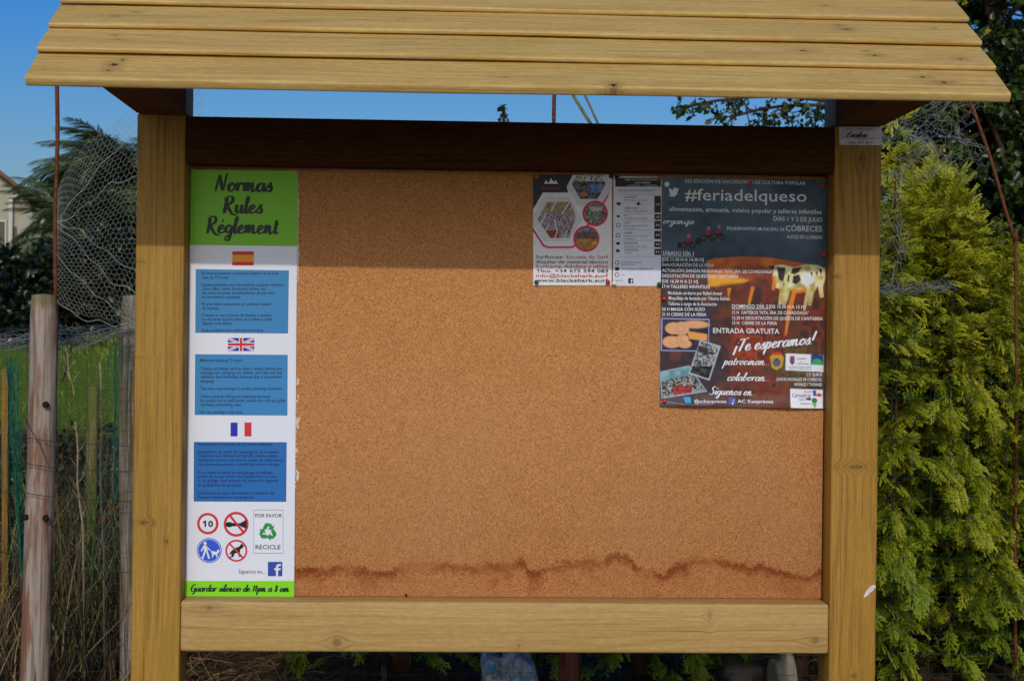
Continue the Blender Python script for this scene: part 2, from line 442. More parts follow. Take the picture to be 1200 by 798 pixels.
# roof
PR = 0.638
cpr, spr = math.cos(PR), math.sin(PR)
YE, ZE = -0.4303, H0 + 0.3963
LR = 1.5925
plank_knots = [
    [(-0.665, 0.004, 0.013, 1.0, 1.0), (-0.655, 0.024, 0.007, 1.0, 1.0), (-0.67, -0.02, 0.006, 1.0), (0.145, -0.046, 0.013, 1.0, 1.0), (-0.03, -0.02, 0.003, 0.9), (0.665, 0.010, 0.006, 1.0), (0.695, -0.012, 0.008, 1.0)],
    [(-0.68, 0.012, 0.004, 0.8), (-0.67, -0.01, 0.004, 0.7), (0.48, 0.004, 0.012, 0.7), (0.6, -0.012, 0.007, 1.0), (0.59, 0.01, 0.004, 1.0), (0.745, -0.02, 0.006, 1.0)],
    [(-0.66, 0.01, 0.005, 0.8), (-0.69, -0.012, 0.004, 0.7), (0.57, -0.006, 0.008, 1.0), (0.56, 0.015, 0.005, 0.9), (0.73, 0.01, 0.008, 0.5), (-0.2, 0.0, 0.003, 0.6)],
    [(0.55, 0.0, 0.004, 0.9), (-0.2, 0.01, 0.005, 0.6)]]
planks_m = [wood('roof_pine_%d' % i, (206, 174, 104), (168, 126, 56), 'x', k, contrast=0.85, tint=(180, 146, 78), rough=0.55) for i, k in enumerate(plank_knots)]
T = 0.018; EXPO = 0.0928; PW = 0.1065; LIFT = 0.0130
def plank_mesh(w, t0, t1):
    # x along, y through (outer face -y), z up the slope; t0 thick at the lower edge, t1 at the upper
    bm = bmesh.new(); bmesh.ops.create_cube(bm, size=1)
    for q in bm.verts:
        t_ = t0 if q.co.z < 0 else t1
        q.co.x *= LR; q.co.z *= w; q.co.y = t0 / 2 - (t_ if q.co.y < 0 else 0)
    long_e = [e for e in bm.edges if abs(e.verts[0].co.x - e.verts[1].co.x) > 0.1 and e.verts[0].co.z < 0]
    bmesh.ops.bevel(bm, geom=long_e, offset=min(0.005, t0 * 0.42), segments=4, profile=0.5, affect='EDGES')
    bmesh.ops.subdivide_edges(bm, edges=[e for e in bm.edges if abs(e.verts[0].co.x - e.verts[1].co.x) > 0.1], cuts=24, use_grid_fill=True)
    ph = random.random() * 9
    for q in bm.verts: q.co.y += 0.0009 * math.sin(q.co.x * 3.1 + ph) + 0.0004 * math.sin(q.co.x * 11 + ph); q.co.z += 0.0006 * math.sin(q.co.x * 4.3 + 2 * ph)
    me = bpy.data.meshes.new('roof_plank'); bm.to_mesh(me); bm.free()
    me.polygons.foreach_set('use_smooth', np.ones(len(me.polygons), bool))
    me.set_sharp_from_angle(angle=math.radians(50))
    return me
YR = 0.045
for side in (1, -1):
    for k in range(7):
        if side == -1 and k < 4: continue                     # the rear slope is short: open behind the posts
        w = PW if k < 6 else 0.060
        tk = T if k == 0 else 0.0092
        me = plank_mesh(w, tk, 0.0092)
        me.materials.append(planks_m[k if k < 4 else 1 + k % 3])
        o = bpy.data.objects.new('roof_plank', me); link(o, board); o.matrix_parent_inverse = Matrix.Identity(4)
        # lower edge of each plank rests on the one below
        tilt = PR - (LIFT / PW if k else 0.0)
        u = np.array([0, math.cos(tilt), math.sin(tilt)]); nrm = np.array([0, -math.sin(tilt), math.cos(tilt)])
        e = np.array([0, YE + k * EXPO * cpr, ZE + k * EXPO * spr])
        if k: e = e + np.array([0, -spr, cpr]) * LIFT
        jit = random.uniform(-0.0012, 0.0012)
        c = e + u * (w / 2) + nrm * (tk / 2)
        if side == -1:
            c[1] = 2 * YR - c[1]; u = u * (1, -1, 1); nrm = nrm * (1, -1, 1)
        # local z = up the slope (u), local y = -normal (outer face is -y)
        ly = -nrm; lx = np.cross(ly, u)
        o.matrix_local = board.matrix_world.inverted() @ Matrix(((lx[0], ly[0], u[0], c[0] + jit), (lx[1], ly[1], u[1], c[1]), (lx[2], ly[2], u[2], c[2]), (0, 0, 0, 1)))
ridge_z = ZE + (YR - YE) / cpr * spr
b = B()
for s_ in (1, -1):
    a0 = (YR, ridge_z + 0.030); 
    q = [(YR, ridge_z + 0.062), (YR - s_ * 0.075, ridge_z + 0.062 - 0.075 * spr / cpr), (YR - s_ * 0.075 + s_ * 0.009, ridge_z + 0.062 - 0.075 * spr / cpr - 0.012), (YR, ridge_z + 0.045)]
    v = [(x, y, z) for x in (-LR / 2 - 0.004, LR / 2 + 0.004) for (y, z) in q]
    b.add(v, [(0, 1, 2, 3), (7, 6, 5, 4), (0, 4, 5, 1), (1, 5, 6, 2), (2, 6, 7, 3), (3, 7, 4, 0)])
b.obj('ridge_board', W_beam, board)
# trusses
slope_under = lambda y: ZE + (min(y, 2 * YR - y) - YE) / cpr * spr - 0.002
for sx in (-1, 1):
    xa, xb = (-XO, -XI) if sx < 0 else (XI, XO)
    z0, z1 = ZT + 0.001, ZT + 0.09
    def ys(z): return YE + (z - ZE + 0.003) / spr * cpr + 0.004
    q = [(ys(z0), z0), (-0.001, z0), (-0.001, z1), (ys(z1), z1)]
    bevelled('post_cap', xa, xb, 0.0, WP, z0, z1, 0.002, W_cap, board, 2)
    v = [(x, y, z) for x in (xa, xb) for (y, z) in q]
    o = B().add(v, [(0, 3, 2, 1), (4, 5, 6, 7), (0, 1, 5, 4), (1, 2, 6, 5), (2, 3, 7, 6), (3, 0, 4, 7)])
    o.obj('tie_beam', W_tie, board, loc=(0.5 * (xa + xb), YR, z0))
    for s_ in (1, -1):
        yb = ys(z1) + 0.002
        if s_ < 0:
            ye = YR - 0.22; ze = slope_under(ye) - 0.002; q = [(2 * YR - ye, ze), (2 * YR - ye, ze - 0.05), (YR + 0.001, slope_under(YR) - 0.07 / cpr), (YR + 0.001, slope_under(YR) - 0.002)]
            v = [(x, y, z) for x in (xa + 0.01, xb - 0.01) for (y, z) in q]
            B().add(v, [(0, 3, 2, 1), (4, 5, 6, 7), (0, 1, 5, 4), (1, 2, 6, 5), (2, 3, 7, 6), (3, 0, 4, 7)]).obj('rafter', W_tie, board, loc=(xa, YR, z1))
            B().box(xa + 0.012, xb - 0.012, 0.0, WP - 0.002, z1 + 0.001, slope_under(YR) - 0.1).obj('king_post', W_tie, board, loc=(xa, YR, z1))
            continue
        q = [(yb, z1 + 0.001), (yb + 0.07 / spr, z1 + 0.001), (YR - 0.001, slope_under(YR) - 0.07 / cpr), (YR - 0.001, slope_under(YR) - 0.002)]
        if s_ < 0: q = [(2 * YR - y, z) for y, z in q]
        v = [(x, y, z) for x in (xa + 0.01, xb - 0.01) for (y, z) in q]
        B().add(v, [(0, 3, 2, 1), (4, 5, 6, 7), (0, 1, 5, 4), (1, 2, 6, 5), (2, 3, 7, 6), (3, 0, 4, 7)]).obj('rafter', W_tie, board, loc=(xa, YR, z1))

# ------------------------------------------------------------------ print: canvas, lettering
def vnoise(h, w, cell, seed):
    r = np.random.default_rng(seed)
    gh, gw = int(h / cell) + 3, int(w / cell) + 3
    gr = r.random((gh, gw)); y = np.arange(h) / cell; x = np.arange(w) / cell
    yi = y.astype(int); xi = x.astype(int); fy = y - yi; fx = x - xi
    fy = fy * fy * (3 - 2 * fy); fx = fx * fx * (3 - 2 * fx)
    a = gr[yi][:, xi]; b_ = gr[yi][:, xi + 1]; c = gr[yi + 1][:, xi]; d = gr[yi + 1][:, xi + 1]
    return (a * (1 - fx) + b_ * fx) * (1 - fy)[:, None] + (c * (1 - fx) + d * fx) * fy[:, None]
class Canvas:
    """a printed picture: colours are kept on the vertices of a fine grid"""
    def __init__(s, x0, y0, x1, y1, res, bg):
        s.b = (x0, y0, x1, y1)
        s.w = int(round((x1 - x0) * res)) + 1; s.h = int(round((y1 - y0) * res)) + 1
        s.X, s.Y = np.meshgrid(np.linspace(x0, x1, s.w), np.linspace(y0, y1, s.h))
        s.px = 1 / res
        s.c = np.zeros((s.h, s.w, 3)) + lin(bg)
    def blend(s, m, col):
        m = np.clip(m, 0, 1)[..., None]; s.c = s.c * (1 - m) + (lin(col) if not isinstance(col, np.ndarray) else col) * m
    def poly(s, pts, col, a=1.0, soft=0.6):
        pts = np.asarray(pts, float); ins = np.zeros(s.X.shape, bool); dist = np.full(s.X.shape, 1e9)
        for i in range(len(pts)):
            x1, y1 = pts[i - 1]; x2, y2 = pts[i]
            cr = ((y1 > s.Y) != (y2 > s.Y)) & (s.X < (x2 - x1) * (s.Y - y1) / (y2 - y1 + 1e-12) + x1)
            ins ^= cr
            L = (x2 - x1) ** 2 + (y2 - y1) ** 2 + 1e-9
            t = np.clip(((s.X - x1) * (x2 - x1) + (s.Y - y1) * (y2 - y1)) / L, 0, 1)
            dist = np.minimum(dist, np.hypot(s.X - x1 - t * (x2 - x1), s.Y - y1 - t * (y2 - y1)))
        sd = np.where(ins, dist, -dist)
        m = np.clip(sd / (soft * s.px * 1.2) + 0.5, 0, 1) * a
        s.blend(m, col); return m
    def ell(s, cx, cy, rx, ry, col, a=1.0, soft=0.6):
        d = (1 - np.hypot((s.X - cx) / rx, (s.Y - cy) / ry)) * min(rx, ry)
        m = np.clip(d / (soft * s.px) + 0.5, 0, 1) * a; s.blend(m, col); return m
    def line(s, pts, w, col, a=1.0):
        d = np.full(s.X.shape, 1e9)
        for (x1, y1), (x2, y2) in zip(pts[:-1], pts[1:]):
            L = (x2 - x1) ** 2 + (y2 - y1) ** 2 + 1e-9
            t = np.clip(((s.X - x1) * (x2 - x1) + (s.Y - y1) * (y2 - y1)) / L, 0, 1)
            d = np.minimum(d, np.hypot(s.X - x1 - t * (x2 - x1), s.Y - y1 - t * (y2 - y1)))
        s.blend(np.clip((w / 2 - d) / s.px + 0.5, 0, 1) * a, col)
    def mottle(s, m, cell, seed, cols):
        n = vnoise(s.h, s.w, cell, seed); n = np.clip((n - 0.2) / 0.6, 0, 1)
        k = np.array([lin(c) for c in cols]); t = n * (len(cols) - 1); i = np.clip(t.astype(int), 0, len(cols) - 2); fr = (t - i)[..., None]
        col = k[i] * (1 - fr) + k[i + 1] * fr
        m = np.clip(m, 0, 1)[..., None]; s.c = s.c * (1 - m) + col * m
    def build(s, name, quad, Y, mat, parent, curl=None):
        """quad = photo px of corners TL TR BR BL on the plane y = Y"""
        u = (s.X - s.b[0]) / (s.b[2] - s.b[0]); v = (s.Y - s.b[1]) / (s.b[3] - s.b[1])
        c = [at(*q, Y) for q in quad]
        P = (c[0] * ((1 - u) * (1 - v))[..., None] + c[1] * (u * (1 - v))[..., None] + c[2] * (u * v)[..., None] + c[3] * ((1 - u) * v)[..., None])
        if curl is not None: P[..., 1] -= curl(u, v)
        i = np.arange(s.w - 1)[None, :] + s.w * np.arange(s.h - 1)[:, None]
        f = np.stack([i, i + s.w, i + s.w + 1, i + 1], -1).reshape(-1, 4)
        return obj(name, P.reshape(-1, 3), f, mat, parent, smooth=True, cols=s.c.reshape(-1, 3))

_tc = {}
def text_mesh(sx, bold=0.0, res=2):
    k = (sx, bold, res)
    if k not in _tc:
        cu = bpy.data.curves.new('t', 'FONT'); cu.body = sx; cu.resolution_u = res; cu.offset = bold; cu.fill_mode = 'FRONT'
        o = bpy.data.objects.new('t', cu); COL.objects.link(o)
        dg = bpy.context.evaluated_depsgraph_get(); dg.update()
        me = bpy.data.meshes.new_from_object(o.evaluated_get(dg))
        v = np.array([w.co[:] for w in me.vertices]).reshape(-1, 3); f = [tuple(p.vertices) for p in me.polygons]
        bpy.data.objects.remove(o); bpy.data.curves.remove(cu); bpy.data.meshes.remove(me)
        _tc[k] = (v, f)
    return _tc[k]
class Print:
    auto = False
    """flat print laid on the plane y = Y; shapes are given in the px of the photograph"""
    def __init__(s, Y): s.Y = Y; s.b = B(); s.k = 0; s.done_ = []
    def cut(s):
        if s.b.n: s.done_.append(s.b)
        s.b = B(); return s
    def raw(s, P, f, dy=0.0):
        P = np.asarray(P, float); w = at(P[:, 0], P[:, 1], s.Y); w[:, 1] -= dy
        s.b.add(w, f); return s
    def text(s, t, x0, x1, yb, cap, yb2=None, bold=0.0, italic=0.0):
        v, f = text_mesh(t, bold)
        if not len(v): return s
        w = v[:, 0].max() - v[:, 0].min()
        x = x0 + (v[:, 0] - v[:, 0].min()) * (x1 - x0) / w
        y = v[:, 1] * cap / 0.729
        x = x + italic * y
        base = yb if yb2 is None else yb + (x - x0) / (x1 - x0) * (yb2 - yb)
        s.raw(np.stack([x, base - y], -1), f)
        if s.auto: s.cut()
        return s
    def poly(s, pts, dy=0.0):
        return s.raw(pts, [tuple(range(len(pts)))], dy)
    def rect(s, x0, y0, x1, y1, dy=0.0): return s.poly([(x0, y1), (x1, y1), (x1, y0), (x0, y0)], dy)
    def disc(s, cx, cy, r, dy=0.0, n=40, ry=None):
        ry = ry or r
        return s.poly([(cx + r * math.cos(-2 * PI * i / n), cy + ry * math.sin(-2 * PI * i / n)) for i in range(n)], dy)
    def ring(s, cx, cy, r, r2, dy=0.0, n=48):
        P = [(cx + q * math.cos(-2 * PI * i / n), cy + q * math.sin(-2 * PI * i / n)) for q in (r, r2) for i in range(n)]
        return s.raw(P, [(i, (i + 1) % n, n + (i + 1) % n, n + i) for i in range(n)], dy)
    def ribbon(s, pts, w, dy=0.0):
        pts = np.asarray(pts, float); n = len(pts); d = np.gradient(pts, axis=0)
        d /= np.linalg.norm(d, axis=1)[:, None] + 1e-9; nn = np.stack([-d[:, 1], d[:, 0]], -1)
        w = np.broadcast_to(np.asarray(w, float), (n,))[:, None] / 2
        P = np.concatenate([pts - nn * w, pts, pts + nn * w])
        W3 = at(P[:, 0], P[:, 1], s.Y); W3[:, 1] -= dy; W3[n:2 * n, 1] -= 0.00012
        f = []
        for i in range(n - 1):
            f += [(i, i + 1, n + i + 1, n + i), (n + i, n + i + 1, 2 * n + i + 1, 2 * n + i)]
        s.b.add(W3, f); return s
    def obj(s, name, mat, parent):
        if s.done_:
            s.cut(); return [q.obj('text_line', mat, parent) for q in s.done_][-1]
        return s.b.obj(name, mat, parent)

# brush script: strokes of each letter, x height 1
GL = {
 'a': (0.95, [[(.72, .85), (.45, 1), (.12, .65), (.1, .2), (.35, 0), (.62, .35), (.76, .95), (.7, .3), (.82, .02), (1.0, .2)]]),
 'b': (0.9, [[(.0, .3), (.25, 1.2), (.38, 1.9), (.25, 2.0), (.15, 1.2), (.12, .3), (.3, 0), (.62, .3), (.6, .8), (.35, .9), (.6, .75), (.95, .85)]]),
 'c': (0.75, [[(.65, .8), (.5, 1), (.2, .75), (.1, .3), (.3, 0), (.55, .08), (.8, .35)]]),
 'd': (0.95, [[(.7, .85), (.42, 1), (.12, .6), (.12, .15), (.38, 0), (.62, .4), (.85, 2.0), (.74, .9), (.7, .2), (.82, 0), (1.0, .2)]]),
 'e': (0.78, [[(.05, .35), (.4, .5), (.6, .8), (.42, 1), (.15, .7), (.12, .2), (.35, 0), (.6, .1), (.85, .4)]]),
 'g': (0.92, [[(.7, .85), (.45, 1), (.12, .65), (.14, .2), (.4, .1), (.65, .5), (.75, .95), (.68, 0), (.5, -.85), (.2, -.9), (.15, -.55), (.5, -.2), (.95, .25)]]),
 'i': (0.48, [[(.05, .3), (.25, .95), (.2, .2), (.32, .02), (.5, .25)], [(.28, 1.4), (.32, 1.5)]]),
 'l': (0.5, [[(.0, .3), (.3, 1.2), (.42, 1.85), (.3, 2.0), (.2, 1.2), (.18, .2), (.32, 0), (.52, .25)]]),
 'm': (1.4, [[(.02, .7), (.15, 1), (.16, .5), (.12, 0)], [(.14, .3), (.35, .95), (.5, .95), (.5, .4), (.48, 0)], [(.5, .3), (.75, .95), (.92, .95), (.92, .4), (.98, .05), (1.12, 0), (1.4, .3)]]),
 'n': (1.0, [[(.02, .7), (.15, 1), (.16, .5), (.12, 0)], [(.14, .3), (.35, .9), (.55, .97), (.56, .4), (.62, .05), (.76, 0), (1.02, .3)]]),
 'o': (0.85, [[(.45, 1), (.15, .75), (.1, .25), (.35, 0), (.65, .3), (.65, .8), (.42, .98), (.6, .8), (.9, .9)]]),
 'p': (0.9, [[(.05, .5), (.2, 1.05), (.16, .2), (.05, -1.0)], [(.16, .4), (.4, .98), (.65, .8), (.62, .25), (.4, 0), (.2, .15)]]),
 'q': (0.9, [[(.7, .85), (.45, 1), (.12, .65), (.14, .2), (.4, .1), (.65, .5), (.72, .9), (.65, -.9), (.9, -.5)]]),
 'r': (0.72, [[(.02, .6), (.15, 1), (.16, .5), (.12, 0)], [(.14, .4), (.32, .85), (.5, 1), (.62, .88), (.75, .85)]]),
 's': (0.7, [[(.0, .2), (.35, .85), (.5, 1.02), (.42, .8), (.58, .35), (.42, .02), (.12, .06), (.1, .2)]]),
 't': (0.62, [[(.3, 1.7), (.24, .9), (.2, .2), (.35, 0), (.6, .2)], [(.02, 1.08), (.3, 1.12), (.58, 1.2)]]),
 'u': (0.98, [[(.05, .6), (.15, 1), (.14, .3), (.32, 0), (.58, .35), (.7, 1), (.68, .3), (.8, 0), (1.0, .25)]]),
 'z': (0.8, [[(.1, .85), (.35, 1), (.6, .85), (.4, .45), (.15, .05), (.4, .1), (.6, -.2), (.4, -.8), (.15, -.6), (.5, -.1), (.85, .3)]]),
 'N': (1.35, [[(.1, -.05), (.22, 1.0), (.38, 2.0)], [(.36, 2.0), (.6, 1.0), (.86, .05)], [(.86, .05), (1.0, 1.0), (1.1, 2.05), (1.28, 2.15)]]),
 'R': (1.25, [[(.3, 2.0), (.25, 1.0), (.12, -.1)], [(.05, 1.5), (.35, 2.05), (.85, 2.0), (.92, 1.5), (.6, 1.1), (.3, 1.0)], [(.35, 1.0), (.65, .4), (1.0, -.15), (1.5, -.3)]]),
 'G': (1.25, [[(1.0, 1.7), (.7, 2.0), (.25, 1.5), (.1, .7), (.35, 0), (.8, .2), (.95, .8), (.55, .8), (1.1, .85), (.95, -.3), (.6, -.8), (.35, -.5)]]),
 'S': (1.05, [[(.95, 1.75), (.65, 2.0), (.3, 1.6), (.5, 1.15), (.8, .7), (.65, .1), (.25, 0), (.0, .3)]]),
 'T': (1.1, [[(.05, 1.75), (.3, 1.95), (.8, 1.9), (1.25, 2.05)], [(.7, 1.9), (.55, 1.0), (.35, -.1)]]),
 '!': (0.5, [[(.42, 2.1), (.3, 1.2), (.22, .55)], [(.15, .08), (.2, .0)]]),
 '¡': (0.5, [[(.4, 1.4), (.44, 1.3)], [(.34, .9), (.24, .1), (.16, -.6)]]),
 '.': (0.35, [[(.1, .06), (.16, .0)]]),
 '1': (0.6, [[(.1, 1.2), (.35, 1.7), (.28, .9), (.22, 0)]]),
 '8': (0.85, [[(.6, 1.5), (.4, 1.7), (.2, 1.3), (.5, .8), (.55, .3), (.3, 0), (.1, .3), (.35, .8), (.65, 1.4), (.6, 1.6)]]),
 ' ': (0.55, []),
}
ACC = {'é': 'e', 'í': 'i', 'ó': 'o'}
def smooth_path(p, n=5):
    p = np.asarray(p, float)
    if len(p) < 3: return np.array([p[0] + (p[-1] - p[0]) * t for t in np.linspace(0, 1, 3)])
    q = np.concatenate([[2 * p[0] - p[1]], p, [2 * p[-1] - p[-2]]]); out = []
    for i in range(1, len(q) - 2):
        for t in np.arange(n) / n:
            a, b_, c, d = q[i - 1], q[i], q[i + 1], q[i + 2]
            out.append(0.5 * (2 * b_ + (c - a) * t + (2 * a - 5 * b_ + 4 * c - d) * t * t + (3 * b_ - a - 3 * c + d) * t ** 3))
    out.append(p[-1]); return np.array(out)
def script(pr, t, x0, x1, yb, xh, yb2=None, wt=0.2, slant=0.12, dy=0.0):
    paths = []; adv = 0
    for ch in t:
        g = ACC.get(ch, ch); a, st = GL[g]
        for k, p in enumerate(st):
            if ch == 'í' and k == 1: p = [(.25, 1.35), (.42, 1.75)]
            paths.append((adv, p))
        if ch in 'éó': paths.append((adv, [(.35, 1.35), (.55, 1.75)]))
        adv += a
    yb2 = yb if yb2 is None else yb2
    allx = np.concatenate([[a + q[0] + slant * q[1] for q in p] for a, p in paths])
    mn, mx = allx.min(), allx.max(); sx = (x1 - x0) / (mx - mn)
    for i, (a, p) in enumerate(paths):
        q = smooth_path(p); X = (a + q[:, 0] + slant * q[:, 1] - mn) * sx; Y = q[:, 1] * xh
        d = np.gradient(q, axis=0); ang = np.abs(d[:, 1]) / (np.hypot(d[:, 0], d[:, 1]) + 1e-9); down = d[:, 1] < 0
        w = wt * xh * (0.36 + 0.95 * ang * np.where(down, 1.0, 0.45)); w = np.convolve(np.pad(w, 2, 'edge'), np.ones(5) / 5, 'valid')
        w[0] *= 0.6; w[-1] *= 0.5
        base = yb + X / (x1 - x0) * (yb2 - yb)
        pr.ribbon(np.stack([x0 + X, base - Y], -1), w, dy + (i % 7) * 0.00003)
    if pr.auto: pr.cut()
    return pr

# ------------------------------------------------------------------ rules sign
YS = YC - 0.0035
I = lambda n, c, r=0.45: ink(n, c, r)
K_white = I('sign_white', (222, 224, 232), 0.4); K_green = I('sign_green', (112, 186, 22), 0.4); K_green2 = I('sign_green_footer', (128, 214, 26), 0.4)
K_ink = I('ink_dark_green', (16, 44, 32)); K_black = I('ink_black', (20, 20, 24)); K_blue = I('panel_blue', (50, 128, 182)); K_blue3 = I('panel_deep_blue', (26, 102, 172))
K_navy = I('ink_navy', (10, 26, 84)); K_red = I('ink_red', (206, 44, 48)); K_esr = I('flag_red', (196, 44, 34)); K_esy = I('flag_orange', (240, 152, 34))
K_fbl = I('flag_blue', (24, 38, 168)); K_pblue = I('sign_blue', (44, 86, 206)); K_rec = I('recycle_green', (24, 142, 66)); K_fb = I('logo_blue', (48, 74, 158))
K_grey = I('ink_grey', (120, 122, 130)); K_paper = I('white_paper', (226, 226, 232), 0.5)
sign = empty('rules_sign', tuple(at(281, 700, YC)), 'tall white rules sign with green header, three flags, blue text blocks and round symbols', 'sign')
def quadpanel(name, q, Yf, Yb, mat, parent):
    a = [at(x, y, Yf) for x, y in q]; b_ = [np.array([p[0], Yb, p[2]]) for p in a]
    return obj(name, a + b_, [(3, 2, 1, 0), (4, 5, 6, 7), (0, 1, 5, 4), (1, 2, 6, 5), (2, 3, 7, 6), (3, 0, 4, 7)], mat, parent)
quadpanel('sign_panel', [(223.5, 199), (348.8, 200.5), (344.6, 700.3), (217, 700.3)], YS, YC - 0.0004, K_white, sign)
YP = YS - 0.0004
p = Print(YP); p.poly([(222.3, 287.2), (348.0, 288.6), (348.8, 200.6), (223.5, 199.1)]); o = p.obj('header_band', K_green, sign)
pt = Print(YP - 0.0003); pt.auto = True
script(pt, 'Normas', 252.5, 318, 224, 9.4, 224.6, 0.36, 0.08); script(pt, 'Rules', 262.5, 306.5, 249.4, 9.2, 250, 0.36, 0.08); script(pt, 'Réglement', 243, 327, 273, 9.2, 274, 0.34, 0.08)
t = pt.obj('title_lettering', K_ink, o if False else sign)
fl = Print(YP); fl.rect(272.2, 294.7, 297.4, 311.2); o = fl.obj('spanish_flag', K_esr, sign)
Print(YP - 0.0003).rect(272.3, 298.8, 297.3, 307.2).obj('stripe', K_esy, o)
o = Print(YP).rect(267, 396, 298, 411.3).obj('british_flag', K_fbl, sign)
d = Print(YP - 0.0003); x0, y0, x1, y1 = 267.1, 396.1, 297.9, 411.2
for (a, b_) in (((x0, y0), (x1, y1)), ((x0, y1), (x1, y0))):
    for (q, r, k) in ((a, b_, 0),):
        dx, dyy = (x1 - x0), (y1 - y0); t_ = 2.0
        if a[1] == y0: d.raw([(x0, y0), (x0 + 3.2, y0), (x1, y1 - 1.7), (x1, y1), (x1 - 3.2, y1), (x0, y0 + 1.7)], [(5, 4, 3, 2, 1, 0)])
        else: d.raw([(x0, y1), (x0 + 3.2, y1), (x1, y0 + 1.7), (x1, y0), (x1 - 3.2, y0), (x0, y1 - 1.7)], [(0, 1, 2, 3, 4, 5)], 0.00004)
d.rect(x0, 401.2, x1, 406.2, 0.0001); d.rect(279.9, y0, 285.1, y1, 0.00014)
d.obj('white_cross', K_white, o)
d = Print(YP - 0.0006); d.rect(x0, 402.2, x1, 405.2); d.rect(281, y0, 284, y1, 0.00004)
for s_ in ([(x0, y0), (x0 + 1.2, y0), (279.5, 402.0), (278.0, 402.0)], [(x1, y0), (x1 - 1.2, y0), (285.5, 401.9), (287, 401.9)], [(x0, y1), (x0 + 1.2, y1), (279.5, 405.4), (278, 405.4)], [(x1, y1), (x1 - 1.2, y1), (285.5, 405.4), (287, 405.4)]):
    d.poly(s_, 0.00006)
d.obj('red_cross', K_red, o)
o = Print(YP).rect(270.2, 495, 278.4, 511.2).obj('french_flag', K_fbl, sign)
Print(YP).rect(286.5, 495, 294.7, 511.2).obj('red_stripe', K_red, o)
panels = [
 ((229.4, 315.4), (338.6, 317), (337.6, 390.8), (228.8, 390), K_blue, 237, [
  (321.8, 326.5, 'El estacionamiento y pernocta máximo en el área', 1), (326.7, 268, 'sera de 72 horas.', 0), (335.4, 333, 'Queda prohibido sacar del vehículo cualquier elemento', 1),
  (339.9, 312, 'como sillas, mesas, barbacoas, toldos, etc.', 0), (344.7, 322, 'así como las patas estabilizadoras, ya que esto', 0), (349.5, 282, 'es considerado acampada.', 0),
  (357.9, 318, 'El área debe mantenerse en perfecto estado', 1), (362.8, 256.6, 'de limpieza.', 0), (370.9, 318.6, 'Cuando se use el borne de llenado y vaciado,', 1),
  (375.7, 319.8, 'no derramar líquidos fuera de la pileta y rejilla,', 0), (380.5, 272.4, 'dejando todo limpio.', 0), (388.7, 309, 'Está prohibido lavar vehículos en el área.', 1)]),
 ((228.6, 415), (337.2, 415.8), (336.8, 486.8), (228.2, 486.2), K_blue, 235, [
  (423.8, 284.6, 'Maximum parking 72 hours.', 1), (433.4, 331, 'Taking out things such as chairs, tables, barbecues,', 1), (438.2, 330, 'awnings, etc., hanging out clothes, and take out the', 0),
  (443, 330, 'stabilizer font forbidden because this is considered', 0), (448.1, 251, 'camping.', 0), (456.8, 331, 'The area must be kept in perfect cleaning condition.', 1),
  (466.1, 317, 'When using the filling and emptying terminal,', 1), (470.9, 334.5, 'be careful not to spill liquids outside the sink and grille', 0), (475.7, 284, 'and leave everything clean.', 0), (484.4, 284.6, 'No car washing in this area.', 1)]),
 ((227.1, 517.7), (336, 518), (335.4, 587.8), (227, 587.4), K_blue3, 232.2, [
  (521.9, 320, "Permanence d'une durée de 72 heures maximum.", 0), (530.9, 326, 'Interdiction de sortir du camping-car et caravane', 0), (535.4, 326, "n'importe quel élément tel que des chaises, tables,", 0),
  (540.4, 332.6, 'barbecues, stores ainsi que les pattes de stabilisation,', 0), (545.5, 328.5, 'ces manoeuvres seront considérées comme camper.', 0), (555.1, 320, 'Si on utilise le borne de remplissage et vidange,', 0),
  (559.6, 324.5, 'prière de ne pas verser des liquides hors du cuve', 0), (564.5, 326, "et du grillage, tout essayant de conserver l'appareil", 0), (569.8, 284, 'en parfait état de propreté.', 0),
  (579, 321, "Interdiction de laver des voitures à l'intérieur de", 0), (583.8, 299, "l'espace destinée aux camping-cars.", 0)])]
for (a, b_, c, d_, m, xs, lines) in panels:
    o = Print(YP).poly([d_, c, b_, a]).obj('text_panel', m, sign)
    q = Print(YP - 0.0003)
    for (yb, xe, s_, dash) in lines:
        q.text(s_, xs, xe, yb, 3.6, bold=0.012)
        if dash: q.rect(xs - 2.6, yb - 1.7, xs - 1.2, yb - 1.1)
    q.obj('body_lettering', K_navy, o)
# symbols
o = Print(YP).disc(243.5, 613.3, 12.6).obj('speed_limit_symbol', K_red, sign)
Print(YP - 0.0003).disc(243.5, 613.3, 9.6).obj('white_disc', K_white, o)
Print(YP - 0.0006).text('0', 243.8, 249.8, 617.1, 7.4, bold=0.035).poly([(239.6, 617.1), (241.6, 617.1), (241.6, 609.7), (240.1, 609.7), (237.6, 611.4), (238.4, 612.8), (239.6, 612.1)]).obj('numerals', K_black, o)
o = Print(YP).ring(276.7, 614, 14.6, 11.6).obj('no_horn_symbol', K_red, sign)
h = Print(YP - 0.0003); h.poly([(281, 613), (289, 608.5), (289, 619.5), (281, 616)][::-1]); h.poly([(272.5, 612.4), (281.2, 612.9), (281.2, 616.1), (272.5, 616.3)][::-1], 0.00003); h.disc(268.6, 614.4, 4.4, 0.00006, 20, 3.1)
h.obj('horn', K_black, o)
Print(YP - 0.0006).poly([(268, 604.4), (270.2, 602.8), (286.2, 622.4), (284.2, 624.2)][::-1]).obj('red_bar', K_red, o)
o = Print(YP).ring(245.2, 644.7, 14.6, 13.6).obj('dog_walking_symbol', K_pblue, sign)
Print(YP - 0.0001).disc(245.2, 644.7, 12.9).obj('blue_disc', K_pblue, o)
h = Print(YP - 0.0004); h.disc(240.3, 636.3, 1.9, 0, 16)
